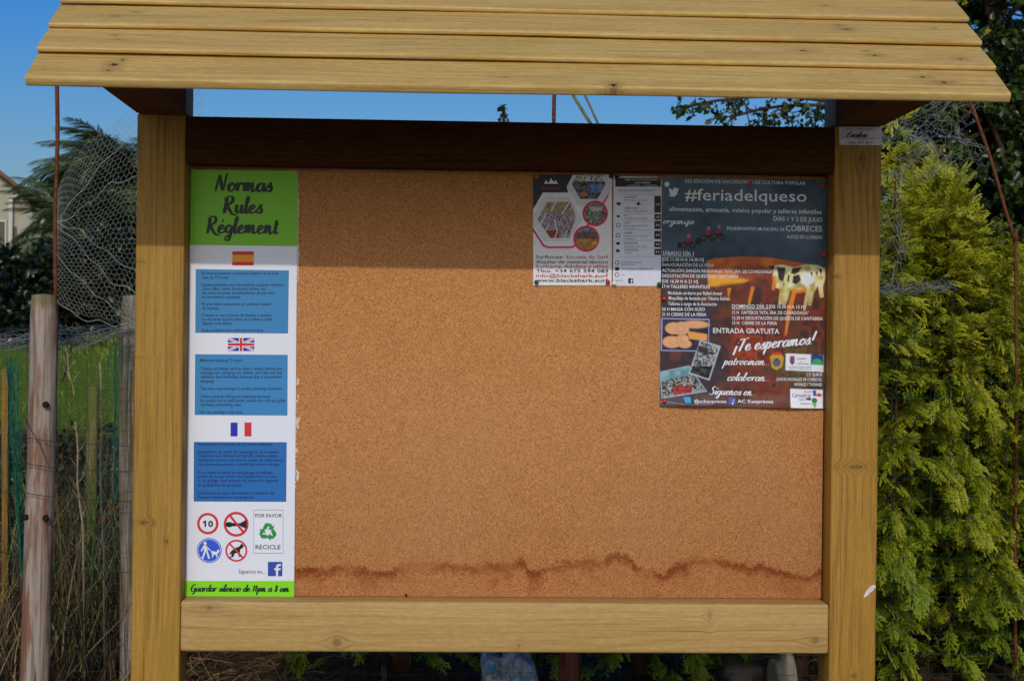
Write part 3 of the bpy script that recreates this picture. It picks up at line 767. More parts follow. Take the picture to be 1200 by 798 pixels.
for pts in ([(238.4, 638.8), (242.2, 638.6), (243.4, 645.4), (239.2, 646)], [(239.2, 645.6), (241.6, 645.2), (238.2, 654.6), (236.2, 654.2)], [(241.4, 645), (243.4, 645), (246, 654), (244, 654.6)], [(238.4, 639), (239.6, 640), (236.4, 646), (235.2, 645.2)], [(242, 639.4), (246.4, 644), (245.6, 644.8), (241.8, 641)]):
    h.poly(pts[::-1], 0.00003 * random.randint(0, 6))
h.poly([(248.6, 646.2), (254, 646.2), (255, 643.4), (257.4, 644.4), (256.6, 646.6), (254.8, 648.8), (254.8, 653), (253.8, 653), (253.4, 650), (250, 650), (249.6, 653), (248.6, 653), (248.2, 648.6), (247, 645.2), (247.8, 644.8)][::-1])
h.ribbon([(246, 644.4), (249.6, 646), (252.5, 646)], 0.5, 0.0002)
h.obj('walker_and_dog', K_white, o)
o = Print(YP).ring(277, 645, 12.9, 10.8).obj('no_fouling_symbol', K_red, sign)
h = Print(YP - 0.0003)
h.poly([(268.4, 649.6), (271.4, 644.8), (276.4, 641.6), (280.6, 640), (282.8, 636.6), (286, 639), (284.6, 641.4), (281.4, 643.6), (281, 648.2), (283, 652.6), (280.4, 652.2), (278.2, 647.6), (275, 648.2), (273.4, 652.4), (270, 652.6), (272, 648.8)][::-1])
h.disc(269.4, 653.4, 1.2, 0, 12); h.obj('squatting_dog', K_black, o)
Print(YP - 0.0006).poly([(268.6, 637.8), (270, 636.4), (285.4, 652.4), (284, 653.8)][::-1]).obj('red_bar', K_red, o)
o = Print(YP).rect(297.2, 597.3, 331.8, 648.2).obj('recycle_card', K_paper, sign)
h = Print(YP - 0.0002)
for r_ in ((297.2, 597.3, 331.8, 597.8), (297.2, 647.7, 331.8, 648.2), (297.2, 597.8, 297.6, 647.7), (331.4, 597.8, 331.8, 647.7)): h.rect(*r_)
h.obj('card_border', K_grey, o)
h = Print(YP - 0.0003); h.auto = True; h.text('POR FAVOR', 299, 330.4, 606, 4.4, bold=0.01); h.text('RECICLE', 299.4, 328.8, 643.2, 5.2, bold=0.01); h.obj('card_lettering', K_black, o)
h = Print(YP - 0.0003)
for k in range(3):
    an = PI * 2 / 3 * k; ca, sa = math.cos(an), math.sin(an)
    def rt(P): return [(314 + ca * x - sa * y, 623 + sa * x + ca * y) for x, y in P]
    h.poly(rt([(-6.2, -4.6), (-2.9, -10.2), (2.6, -10.2), (0.2, -6.4), (-2.6, -2.2)])[::-1], 0.00002 * k)
    h.poly(rt([(3.2, -10.2), (5.4, -6.6), (7.6, -8.0), (5.6, -1.8), (-0.4, -3.4), (2.0, -4.8), (0.6, -7.2)])[::-1], 0.0001 + 0.00002 * k)
h.obj('recycle_arrows', K_rec, o)
h = Print(YP); h.text('Siguenos en...', 279.6, 310.4, 671.6, 5.0); h.obj('follow_lettering', K_black, sign)
def f_logo(x0, y0, x1, y1, Yp, parent, name='letter_f_logo', ml=None, mw=None):
    o = Print(Yp).rect(x0, y0, x1, y1).obj(name, ml or K_fb, parent)
    w = x1 - x0; hh = y1 - y0
    P = [(.56, 1), (.56, .58), (.44, .58), (.44, .44), (.56, .44), (.56, .32), (.62, .20), (.76, .15), (.9, .15), (.9, .29), (.78, .29), (.71, .34), (.71, .44), (.89, .44), (.87, .58), (.71, .58), (.71, 1)]
    Print(Yp - 0.0003).raw([(x0 + a * w, y0 + b_ * hh) for a, b_ in P], [(0, 16, 15, 6, 5, 4)[:0] or (0, 16, 15, 1), (1, 15, 12, 4), (2, 1, 4, 3), (15, 14, 13, 12), (4, 12, 11, 5), (5, 11, 10, 6), (6, 10, 7), (7, 10, 9, 8)]).obj('letter_f', mw or K_white, o)
f_logo(313.9, 658, 330.8, 674.8, YP, sign)
o = Print(YP).poly([(217.2, 700.1), (344.6, 700.1), (344.8, 680.4), (217.8, 680.4)]).obj('footer_band', K_green2, sign)
h = Print(YP - 0.0003); script(h, 'Guardar silencio de 11pm a 8 am', 224.4, 339, 692.6, 4.1, 693, 0.36, 0.18); h.obj('footer_lettering', K_ink, sign)

# glue residue and torn paper beside the sign
def residue(pts, label):
    b = B(); rg = np.random.default_rng(5 + len(pts))
    for (px, py, r) in pts:
        n = 11; c = at(px, py, YC - 0.0009 - rg.random() * 0.0003)
        v = [c + np.array([math.cos(-2 * PI * i / n), 0, 0]) * r / 650 * rg.uniform(0.3, 0.75) + np.array([0, 0, math.sin(-2 * PI * i / n)]) * r / 650 * rg.uniform(0.7, 1.7) for i in range(n)]
        b.add(v, [tuple(range(n))[::-1]])
    tag(b.obj('glue_residue', I('torn_paper', (216, 196, 172), 0.9)), label, 'glue residue')
residue([(349.0 + 0.7 * math.sin(y * .7), y, 1.6 + 1.5 * max(0, math.sin(y * .11))) for y in range(212, 330, 3)], 'thin whitish strip of glue residue on the cork beside the green sign header')
residue([(346.6 + rng.normal() * 0.5, y, 1.5) for y in range(440, 575, 5)] + [(348.2 + rng.normal() * 1.3, c_ + rng.normal() * 2.5, rng.uniform(1.0, 2.6)) for c_ in (446, 449, 468, 492, 494, 496, 530, 556, 559) for _ in range(4)], 'torn white paper flecks on the cork beside the lower half of the rules sign')

# ------------------------------------------------------------------ surf flyer
YF = YC - 0.0015
Q = (624.8, 205.2), (717, 205.2), (716.6, 334.4), (624.8, 334.6)
surf = empty('surf_flyer', tuple(at(671, 334, YC)), 'white surf school flyer with hexagon and circle photographs and pink outlines', 'flyer')
c = Canvas(624.8, 205.2, 717, 334.5, 2.4, (226, 226, 228))
c.poly([(624, 204), (672, 204), (664, 219), (666, 226), (636, 226), (624.5, 246)], (44, 44, 54))
def hexa(cx, cy, r, ry=None, rot=0):
    ry = ry or r
    return [(cx + r * math.cos(rot + PI / 3 * k), cy + ry * math.sin(rot + PI / 3 * k)) for k in range(6)]
PINK = (208, 36, 78)
c.line([(703, 204), (713, 221), (712, 230), (702, 247), (690, 262)], 2.2, PINK)
c.line([(624, 268), (637, 288), (642, 290), (670, 290), (678, 286), (690, 262), (697, 248)], 2.4, PINK)
c.poly(hexa(691, 219, 27, 25), (206, 208, 212)); c.poly(hexa(652, 257, 30, 30), (206, 208, 212))
m = c.poly(hexa(690, 216, 20, 20), (60, 70, 60)); top = c.Y < 217
c.mottle(m * (c.Y < 213), 4, 3, [(90, 90, 90), (180, 180, 175), (210, 210, 210)]); c.mottle(m * (c.Y >= 213), 3, 9, [(14, 16, 14), (50, 70, 40), (70, 100, 160), (160, 100, 60)])
c.mottle(m * ((c.X > 690) & (c.Y > 216) & (c.Y < 226)), 5, 2, [(60, 100, 170), (110, 140, 190)]); c.ell(684, 228, 5, 3, (190, 110, 70), 0.8)
m = c.poly([(641, 237), (668, 237), (675, 254), (667, 279), (645, 279), (630, 257)], (120, 90, 90))
c.mottle(m * (c.Y < 252), 6, 13, [(150, 128, 96), (170, 150, 110), (120, 106, 100)]); c.mottle(m * (c.Y >= 250), 2.2, 14, [(50, 30, 36), (150, 110, 128), (206, 196, 210), (96, 60, 70)])
c.mottle(m * (c.Y > 270) * (c.X < 655), 4, 15, [(110, 30, 30), (150, 50, 46)])
for k, (xa, ya, xb, yb) in enumerate([(646, 247, 653, 234), (659, 250, 667, 238), (634, 262, 640, 250), (640, 270, 643, 262), (650, 279, 653, 272), (661, 279, 664, 271), (668, 246, 672, 240), (650, 258, 653, 272)]): c.line([(xa, ya), (xb, yb)], 1.5, (206, 206, 210))
c.ell(697.6, 250.4, 15, 15, PINK); m = c.ell(697.6, 250.4, 12.4, 12.4, (90, 100, 96)); c.mottle(m, 3.2, 21, [(30, 34, 30), (90, 104, 98), (170, 170, 168), (70, 84, 66)]); c.poly([(691, 243), (707, 243), (705, 247), (694, 248)], (196, 176, 178), 0.9)
c.ell(687.2, 280, 15.4, 15.4, PINK); m = c.ell(687.2, 280, 12.8, 12.8, (170, 120, 60))
c.mottle(m * (c.Y < 274), 7, 31, [(70, 96, 160), (130, 140, 176)]); c.mottle(m * (c.Y > 272) * (c.Y < 281), 3, 32, [(60, 56, 56), (120, 96, 80), (90, 70, 60)]); c.mottle(m * (c.Y >= 280), 8, 33, [(150, 96, 44), (184, 132, 66)]); c.ell(697, 285, 3, 2, (200, 190, 40), 0.8); c.ell(693, 275, 2, 1.6, (190, 40, 50), 0.8)
c.build('flyer_sheet', Q, YF, M_print, surf, curl=lambda u, v: 0.0009 * np.sin(v * 9 + u * 2) + 0.0008)
h = Print(YF - 0.0022)
for a, b_, w in ((640, 215.6, 3.2), (646, 215.6, 4.4), (651, 215.6, 3.0)): h.poly([(a - w + 1, b_), (a + w, b_), (a - 0.4, b_ - 6.5 if w > 4 else b_ - 4.6)], 0.00003 * w)
h.obj('mountain_logo', K_white, surf)
h = Print(YF - 0.0022); h.auto = True
h.text('Black Shark', 636, 656.5, 222, 2.6); h.text('SURF', 643, 649, 228.6, 1.2)
for (t_, x0, x1, yb) in (('Escuela de Surf', 664.2, 712.7, 303), ('Surfcamp Adultos y niños', 628, 712.7, 314), ('info@blackshark.surf', 628, 712.7, 324.9)): h.text(t_, x0, x1, yb, 4.0, bold=0.008)
h.obj('pink_lettering', I('ink_magenta', (192, 44, 88)), surf)
h = Print(YF - 0.0022); h.auto = True
for (t_, x0, x1, yb) in (('Surfhouse', 628, 659.2, 303), ('Alquiler de material técnico', 628, 712.7, 308.8), ('Tfno. +34 675 594 083', 628, 712.7, 319.4), ('www.blackshark.surf', 627.6, 712.7, 330.4)): h.text(t_, x0, x1, yb, 4.0, bold=0.008)
h.obj('black_lettering', K_black, surf)

# ------------------------------------------------------------------ price list
pl = empty('price_list', tuple(at(747, 335, YC)), 'narrow white price list with black header and black price boxes down its right edge', 'notice')
Q = (719, 207), (775.8, 207.4), (775.2, 335.4), (718.4, 335)
c = Canvas(719, 207, 775.6, 335.2, 1.0, (214, 216, 230)); c.build('list_sheet', Q, YF, M_print, pl)
YL = YF - 0.0004
h = Print(YL); h.rect(721, 208.6, 774.6, 219)
for (a, b_) in ((229.8, 249.4), (251, 257.8), (259, 268.6), (270.6, 280.4), (283, 290), (291.6, 298.8)): h.rect(766.8, a, 774.4, b_)
h.rect(747.4, 236.6, 749, 241.2, 0.00003); h.rect(745.8, 238.1, 750.6, 239.7, 0.00006)
for (a, b_, r_) in ((725, 239, 2.6), (724.6, 253.6, 1.9), (724.2, 285.4, 2.4), (724, 294, 2.4), (723.2, 315.2, 3.0)): h.disc(a, b_, r_, 0, 14, r_ * 0.75)
for (a, b_) in ((724.4, 264), (724.2, 275.8), (723.2, 307.8), (723.2, 322)): h.ring(a, b_, 2.6, 1.9, 0, 20)
h.obj('black_boxes', K_black, pl)
h = Print(YL)
for y_ in (224.6, 250.2, 258.4, 269.6, 281.8, 290.8): h.rect(730, y_, 765, y_ + 0.3)
for y_ in (228.2, 300.6): h.rect(727, y_, 770, y_ + 0.3)
h.obj('rules', K_grey, pl)
h = Print(YL - 0.0003); h.auto = True
h.text('ÁREA DE AUTOCARAVANAS', 732.4, 770.6, 211.8, 2.0); h.text('LAS HAZAS', 744, 762, 215.2, 2.0, bold=.01); h.text('CÓBRECES - CANTABRIA', 735, 771, 218.2, 1.4)
for s_, y_ in (('5 €', 240.8), ('3 €', 255.6), ('3 €', 265), ('4 €', 276.6), ('4 €', 287.6), ('8 €', 296.4)): h.text(s_, 768.6, 772.8, y_, 2.3, bold=.02)
h.obj('white_lettering', K_white, pl)
h = Print(YL)
h.text('Info: www.areaautocaravanaslashazas.com', 724.6, 769.4, 223.6, 2.0, bold=.01)
for (s_, x1, y_, k) in (('AUTOCARAVANA', 746, 232.2, 1), ('Por noche, 24 horas', 758, 235.4, 0), ('CAMBIO DE AGUA', 748.4, 245, 1), ('Llenado, vaciado, limpieza', 759.4, 248.2, 0), ('LUZ', 735.6, 253.6, 1), ('Tarifa diaria, 24 h', 758.8, 256.8, 0), ('AGUA', 738.6, 262.2, 1), ('Llenado de depósitos limpios', 759, 265.4, 0), ('y vaciado', 743, 268.2, 0), ('LAVADORA', 740.8, 274.2, 1), ('Lavado de ropa, sin secado', 758.8, 277.4, 0), ('Detergente', 744, 280.4, 0), ('SECADORA', 747.6, 286, 1), ('Secado de ropa, fichas', 757.4, 289.2, 0), ('ADULTO EXTRA', 748, 294.2, 1), ('Por persona', 740, 297.4, 0)):
    h.text(s_, 731.6, x1, y_, 2.1 if k else 1.7, bold=.012 if k else 0.004)
h.text('Bº Las Hazas, Cóbreces', 728, 752, 308, 1.7); h.text('39320 Cantabria', 728, 744, 310.6, 1.6); h.text('www.areaautocaravanaslashazas.com', 728, 765.6, 316, 1.8, bold=.01); h.text('+34 600 000 000'.replace('600 000 000', '6'), 728, 732, 322.8, 1.6)
h.text('Síguenos en', 721, 731, 329.4, 1.6)
h.obj('black_lettering', K_black, pl)
f_logo(736.2, 326.2, 742, 332.2, YL, pl, ml=K_black)

# ------------------------------------------------------------------ cheese fair poster
YQ = YC - 0.0016
fair = empty('fair_poster', tuple(at(870, 477, YC)), 'dark cheese fair poster with a spotted cow, white lettering and three small photographs', 'poster')
Q = (775.6, 207.3), (969, 211.4), (965.8, 478.4), (773, 475.4)
c = Canvas(774.5, 208.5, 967.5, 477, 1.15, (60, 72, 88))
one = np.ones(c.X.shape)
c.mottle(one, 60, 40, [(42, 54, 70), (70, 86, 104), (92, 108, 122)])
c.mottle(0.35 * one, 12, 41, [(40, 60, 76), (70, 100, 116)])
lo = np.clip((c.Y - 322 + 26 * np.clip((830 - c.X) / 50, 0, 1)) / 12, 0, 1)
c.mottle(lo, 20, 42, [(36, 30, 40), (70, 50, 52), (52, 44, 56), (96, 58, 46)])
# orange slab of cheese
c.poly([(828, 306), (838, 303), (870, 300), (905, 301), (968, 312), (968, 352), (880, 344), (866, 338), (830, 336)], (190, 88, 30)); 
mm = c.poly([(828, 306), (838, 303), (870, 300), (905, 301), (905, 338), (830, 336)], (200, 100, 30), 0.4)
c.mottle(mm * 0.9, 16, 44, [(214, 150, 40), (176, 72, 26), (120, 62, 44), (206, 110, 34)])
c.poly([(856, 312), (890, 309), (905, 318), (903, 327), (870, 326)], (112, 60, 50), 0.75, 4)
c.poly([(829, 322), (872, 327), (890, 334), (866, 337), (830, 336)], (236, 176, 44), 0.75, 3)
mm = c.poly([(905, 318), (968, 326), (968, 360), (890, 350), (830, 338), (870, 332)], (112, 48, 28), 1, 3)
c.mottle(mm * 0.8, 14, 45, [(96, 44, 30), (140, 62, 30), (70, 36, 30)])
mm = c.poly([(846, 336), (905, 332), (968, 350), (968, 420), (930, 478), (850, 478), (858, 420), (840, 372)], (92, 44, 30), 0.85, 10)
c.mottle(mm * 0.85, 13, 46, [(70, 34, 30), (130, 50, 28), (90, 60, 40), (54, 34, 34)])
mm = np.clip(1 - np.hypot((c.X - 880) / 30, (c.Y - 402) / 34), 0, 1); c.mottle(np.clip(mm * 2.2, 0, 1), 7, 47, [(130, 48, 26), (164, 70, 36), (96, 38, 26)])
mm = np.clip(1 - np.hypot((c.X - 905) / 40, (c.Y - 455) / 26), 0, 1); c.mottle(np.clip(mm * 1.8, 0, 1), 9, 48, [(108, 44, 28), (124, 60, 42), (70, 42, 36)])
mm = np.clip(1 - np.hypot((c.X - 935) / 36, (c.Y - 425) / 34), 0, 1); c.mottle(np.clip(mm * 1.5, 0, 1), 5, 49, [(70, 60, 30), (104, 90, 44), (60, 40, 26)])
# legs and drips of yellow light
OR = (226, 130, 34)
for P in ([(880, 335), (884, 336), (879, 356), (876, 356)], [(852, 338), (857, 337), (853, 352)], [(929, 336), (934, 336), (928, 362), (922, 392), (920, 392), (922, 362)]): c.poly(P, OR, 0.9, 1.2)
# cow
CW = (206, 198, 132)
cowm = c.poly([(907, 310), (916, 309), (930, 312), (944, 308), (958, 309), (966, 313), (966, 326), (964, 334), (965, 346), (961, 347), (958, 333), (953, 342), (951, 356), (947, 356), (949, 338), (944, 362), (941, 362), (945, 336), (936, 339), (926, 339), (922, 352), (920, 356), (917, 356), (919, 340), (916, 355), (912, 356), (914, 338), (909, 336), (907, 328), (905, 322)], CW, 1, 1)
c.mottle(cowm * 0.8, 6, 61, [(168, 150, 84), (222, 214, 150), (236, 232, 196)])
c.mottle(cowm * np.clip((c.Y - 332) / 14, 0, 1) * 0.7, 8, 62, [(150, 120, 50), (206, 176, 84)])
c.poly([(944, 318), (953, 320), (955, 328), (945, 334), (938, 330), (938, 322)], (226, 228, 232), 0.9, 2)
c.poly([(926, 336), (936, 338), (945, 335), (945, 340), (930, 343)], OR, 0.9, 1.5)
for P in ([(910, 312), (920, 312), (919, 322), (917, 329), (912, 326)], [(928, 313), (939, 311), (936, 317), (931, 320), (926, 319)], [(929, 322), (936, 320), (938, 326), (933, 332), (928, 330)], [(923, 321), (925, 321), (924, 330), (922, 328)], [(949, 317), (952, 317), (951, 323)], [(955, 317), (958, 316), (957, 322)], [(900, 310), (908, 311), (906, 315), (901, 314)], [(958, 311), (963, 314), (962, 321), (960, 316)], [(917, 331), (919, 331), (918, 335)]): c.poly(P, (52, 40, 44), 1, 0.8)
c.poly([(905, 322), (908, 322), (910, 330), (907, 340), (904, 338)], OR, 0.85, 1)
# riders
for (x, y, s_) in ((806, 286, 1), (829, 277, 1.05), (841, 275, 0.95)):
    for dx in (-5, 5): c.ell(x + dx * s_, y + 2.4, 3.6 * s_, 3.6 * s_, (20, 22, 28)); c.ell(x + dx * s_, y + 2.4, 1.8 * s_, 1.8 * s_, (74, 84, 94))
    c.poly([(x - 5, y), (x - 1, y - 4), (x + 4, y - 3), (x + 5, y + 2), (x - 1, y + 3)], (44, 26, 32)); c.poly([(x - 2, y - 6), (x + 2, y - 7), (x + 3, y - 2), (x - 2, y - 1)], (160, 32, 42)); c.ell(x + 0.6, y - 9, 2, 2.2, (150, 120, 120))
c.ell(796, 288, 3, 3.6, (26, 26, 30)); c.ell(818, 283, 4, 4, (28, 28, 32))
# small photographs
c.poly([(775.3, 374.0), (831.6, 374.2), (831.4, 412.6), (775, 412.6)], (150, 164, 214)); mm = c.poly([(776.6, 375.4), (830.4, 375.6), (830.2, 411.4), (776.4, 411.2)], (50, 40, 58))
c.mottle(mm, 10, 50, [(34, 30, 44), (60, 50, 70)])
for (x, y, rx, ry) in ((790, 386, 10, 7), (788, 402, 11, 7), (799, 400, 9, 6), (799, 386, 9, 8), (815, 381, 16, 4.5), (803, 404, 8, 5)): c.ell(x, y, rx, ry, (222, 164, 118), 1, 1.5)
c.poly([(806, 389), (829, 392), (829, 400), (808, 398)], (228, 160, 80), 1, 1)
for (x, y) in ((798, 386), (790, 400), (803, 398)):
    for r_ in (5, 2.6): c.ell(x, y, r_, r_, (176, 108, 66), 0.6); c.ell(x, y, r_ - 0.9, r_ - 0.9, (232, 178, 130))
c.poly([(773.9, 437.2), (808.4, 429.2), (829.8, 459.4), (776.6, 468.4)], (160, 180, 200)); mm = c.poly([(775.4, 438.2), (808, 430.8), (828, 458.4), (777.6, 466.8)], (80, 84, 84))
c.mottle(mm * (c.Y < 446 - (c.X - 790) * 0.2), 8, 51, [(96, 140, 146), (140, 180, 186)]); c.mottle(mm * (c.Y >= 445 - (c.X - 790) * 0.2), 1.8, 52, [(30, 34, 34), (84, 90, 86), (190, 190, 186), (60, 50, 50)]); c.mottle(mm * ((c.Y > 453) & (c.X > 790) & (c.X < 812)), 3, 53, [(130, 30, 34), (180, 60, 60)])
c.poly([(821, 399), (845.2, 405.8), (832.4, 446.4), (807.8, 438.6)], (178, 188, 200)); mm = c.poly([(822, 400.8), (843.4, 406.8), (831.4, 444.4), (809.6, 437.4)], (110, 110, 110))
c.mottle(mm, 2.0, 54, [(50, 52, 54), (120, 122, 124), (180, 182, 184)]); c.poly([(819, 405), (832, 409), (829, 417), (817, 412)], (40, 40, 44), 0.9, 2); c.mottle(mm * (c.Y > 430), 4, 55, [(20, 20, 24), (70, 74, 78)])
# crests and logo boxes
c.poly([(903, 417), (906, 415), (917, 415), (919.4, 418), (917.6, 429), (911, 433), (905, 430)], (196, 148, 40)); c.poly([(906, 411.5), (916, 411.5), (917, 415), (905, 415)], (190, 60, 36)); c.ell(911, 424, 4.6, 5, (90, 90, 120)); c.ell(911, 421, 2, 2, (40, 90, 50))
c.poly([(921.6, 413.2), (951, 413.8), (951, 433.8), (921.4, 433)], (226, 228, 236)); c.poly([(926.4, 417.4), (932, 417.4), (932, 424), (929.2, 427), (926.4, 424)], (150, 50, 70)); c.poly([(927, 419.6), (931.4, 419.6), (931.4, 422), (927, 422)], (60, 90, 170)); c.poly([(926.6, 415.6), (931.8, 415.6), (931.4, 417.4), (927, 417.4)], (196, 90, 80))
c.poly([(951.4, 413.8), (965.8, 414.2), (965.6, 434.4), (951.2, 433.8)], (226, 228, 236)); c.poly([(951.6, 414), (965.7, 414.4), (965.7, 426), (951.4, 425.8)], (40, 66, 130)); c.ell(958.6, 425.4, 6.4, 6.6, (50, 160, 104)); c.poly([(951.4, 425.8), (965.6, 426.2), (965.6, 434.2), (951.2, 433.6)], (222, 226, 234))
c.poly([(927.2, 454.4), (965.4, 455.2), (965, 478), (926.8, 477)], (228, 228, 234))
c.poly([(953.6, 456), (957, 455.4), (958, 462.6), (954, 462.8)], (34, 80, 170)); c.ell(961, 461.4, 3.4, 1.9, (200, 54, 50)); c.ell(948.8, 466.2, 3.2, 1.7, (96, 40, 110)); c.ell(955.4, 468, 3.4, 3.2, (24, 122, 66)); c.poly([(953.4, 471), (957.6, 471), (957, 476), (954, 476)], (120, 180, 60))
# blue bird logo, then a glossy curl highlight at the foot painted into the print
c.poly([(802, 466.6), (810, 466), (811, 473), (804, 473)], (60, 160, 220), 0.9)
shine = np.clip(1 - np.abs(c.Y - 473.5 - 1.5 * np.sin(c.X / 14)) / 1.4, 0, 1) * (c.X < 835); c.blend(shine * 0.35, (170, 172, 180))
def curl(u, v): return 0.009 * np.clip((v - 0.93) / 0.07, 0, 1) ** 2 * (0.4 + 0.6 * np.sin(u * 5.5 + 0.4) ** 2) + 0.0008 * (1 + np.sin(v * 12 + u * 3)) + 0.0005
c.build('poster_sheet', Q, YQ, M_print, fair, curl)
def lay(pr, name, mat):                                          # the lettering follows the curl of its sheet
    if pr.done_:
        pr.cut(); L_ = pr.done_; pr.done_ = []
        for q in L_: pr.b = q; lay(pr, 'text_line', mat)
        return
    v = np.concatenate(pr.b.v)
    ctr = at(870, 343, YQ)
    a, b_, cc, d_ = [at(*q, YQ) for q in Q]
    u = (v[:, 0] - d_[0]) / (cc[0] - d_[0]); w = (a[2] - v[:, 2] - (u * (a[2] - b_[2]))) / ((a[2] - d_[2]))
    v[:, 1] -= curl(np.clip(u, 0, 1), np.clip(w, 0, 1.0))
    return obj(name, v, pr.b.f, mat, fair)
YT = YQ - 0.0005
K_fair = I('ink_pale', (222, 226, 232)); 
h = Print(YT); h.auto = True
h.text('XIX EDICIÓN DE ENCUENTROS DE CULTURA POPULAR', 802, 944, 214.4, 4.2, 217, bold=.004); h.text('#feriadelqueso', 802.4, 945.2, 234.8, 14.2, 236.8, bold=.004)
h.text('alimentación, artesanía, música popular y talleres infantiles', 784.4, 962.6, 247.4, 5.4, 251, bold=.006)
h.text('DÍAS 1 Y 2 DE JULIO', 906.4, 963.6, 259, 5.4, 260.2, bold=.006); h.text('POLIDEPORTIVO MUNICIPAL DE', 851.8, 919.4, 269.6, 3.8, 270.8, bold=.006); h.text('CÓBRECES', 920.8, 963.2, 270.8, 6.8, 271.6, bold=.008); h.text('ALFOZ DE LLOREDO', 922, 963.4, 279.4, 4.0, 280.2, bold=.006)
lay(h, 'title_lettering', K_fair)
h = Print(YT); h.auto = True; script(h, 'organiza', 777.4, 813, 262.2, 3.6, 263, 0.24, 0.3); script(h, '¡Te esperamos!', 859, 957, 412, 7.0, 402.5, 0.26, 0.25); script(h, 'patrocinan...', 846, 900.4, 427.4, 4.6, 427.6, 0.24, 0.3); script(h, 'colaboran...', 852.8, 901, 446, 4.6, 446.4, 0.24, 0.3); script(h, 'Síguenos en...', 831.4, 885, 462, 4.6, 463.4, 0.24, 0.3)
lay(h, 'script_lettering', K_fair)
h = Print(YT); h.auto = True
for (s_, x0, x1, y0, y1, cap, bo) in (
  ('SÁBADO DÍA 1', 776.3, 813, 299, 299.5, 4.8, .01), ('[DE 11.30 H A 14.30 H]', 776, 824.6, 305.8, 306.4, 4.0, .01), ('INAUGURACIÓN DE LA FERIA', 776, 836.8, 312.2, 312.9, 4.0, .006), ('ACTUACIÓN: DANZAS REGIONALES "NTA. SRA. DE COVADONGA"', 776, 905.8, 318.6, 320.4, 4.0, .006),
  ('DEGUSTACIÓN DE QUESOS DE CANTABRIA', 776, 865.4, 325.2, 326, 4.0, .006), ('[DE 16.30 H A 21 H]', 776, 817.6, 331.4, 332, 4.0, .01), ('17 H TALLERES INFANTILES', 776, 831.8, 337.6, 338.2, 4.0, .01),
  ('Modelado en barro por Rafael Arenal', 782.8, 845.8, 345.2, 345.8, 4.2, .008), ('Maquillaje de fantasía por Yéssica Ibáñez', 783.4, 855, 351.2, 352, 4.2, .008), ('Talleres a cargo de la Asociación', 782.8, 839.8, 357.8, 358.4, 4.2, .008),
  ('20 H MAGIA CON XUSO', 775.4, 825.9, 364.2, 364.4, 4.0, .012), ('21 H CIERRE DE LA FERIA', 775.4, 827.7, 370.2, 370.6, 4.0, .012),
  ('DOMINGO DÍA 2', 857.6, 899.8, 361, 361.2, 4.4, .01), ('[DE 10.30 H A 15 H]', 901, 943.4, 361.2, 361.6, 4.0, .008), ('12 H  GAITEROS "NTA. SRA. DE COVADONGA"', 858, 947.6, 368, 368.6, 4.0, .008), ('12.30 H DEGUSTACIÓN DE QUESOS DE CANTABRIA', 858, 964, 374.4, 375.4, 4.0, .01), ('15 H  CIERRE DE LA FERIA', 858, 910.4, 380.2, 380.8, 4.0, .008),
  ('ENTRADA GRATUITA', 835.5, 913.2, 390.2, 391.2, 6.2, .012), ('C.P. QUIRÓS', 945, 963.4, 440.6, 440.8, 3.8, .01), ('JUNTAS VECINALES DE CÓBRECES,', 909.8, 963, 446, 446.4, 3.6, .01), ('NOVALES Y TOÑANES', 930.8, 963, 452, 452.4, 3.8, .01),
  ('@ackaopreces', 812.8, 850.7, 471.8, 472, 4.0, .01), ('AC Kaopreces', 863.8, 905.4, 471.8, 472.2, 4.0, .014)):
    h.text(s_, x0, x1, y0, cap, y1, bold=bo)
h.rect(776.3, 300.2, 813, 300.7); h.rect(857.6, 361.9, 899.8, 362.4)
lay(h, 'programme_lettering', K_fair)
h = Print(YT)
h.disc(781.4, 216.2, 2.9, 0, 18)
h.poly([(784, 220.6), (788.4, 223.4), (789, 221), (791.4, 220.2), (793.6, 221.4), (795.4, 220.8), (794.6, 222.6), (795.4, 223.2), (794, 224.4), (793, 228.4), (789.6, 231), (785, 230.4), (783.4, 229.6), (786, 228.6), (784, 226.6), (785, 226.2), (783.6, 223.8)][::-1], 0.00005)
lay(h, 'bird_logo', K_fair)
h = Print(YT); h.rect(853.4, 466, 862.2, 474.2); lay(h, 'blue_square', K_fb)
h = Print(YT - 0.0003); h.text('f', 856.6, 860.2, 473.4, 5.2, bold=.03); lay(h, 'letter_f', K_white)
h = Print(YT); h.auto = True; h.text('Cantabria', 927.6, 950, 465.2, 4.6); h.text('Año Jubilar', 942, 952, 459.8, 2.0); h.text('2017', 935.6, 944.6, 469.6, 3.2); h.text('Liébana', 937, 952, 473.6, 2.2)
h.text('GOBIERNO', 933.6, 945, 421.2, 1.8); h.text('de', 937, 940, 424.2, 1.4); h.text('CANTABRIA', 933.6, 948, 427.2, 1.8); h.text('CONSEJERÍA DE MEDIO RURAL,', 923, 950, 430.6, 1.4); h.text('PESCA Y ALIMENTACIÓN', 925, 948, 432.8, 1.3)
h.text('ODECA', 953, 964.6, 417.6, 2.4, bold=.02); lay(h, 'logo_lettering', K_navy)

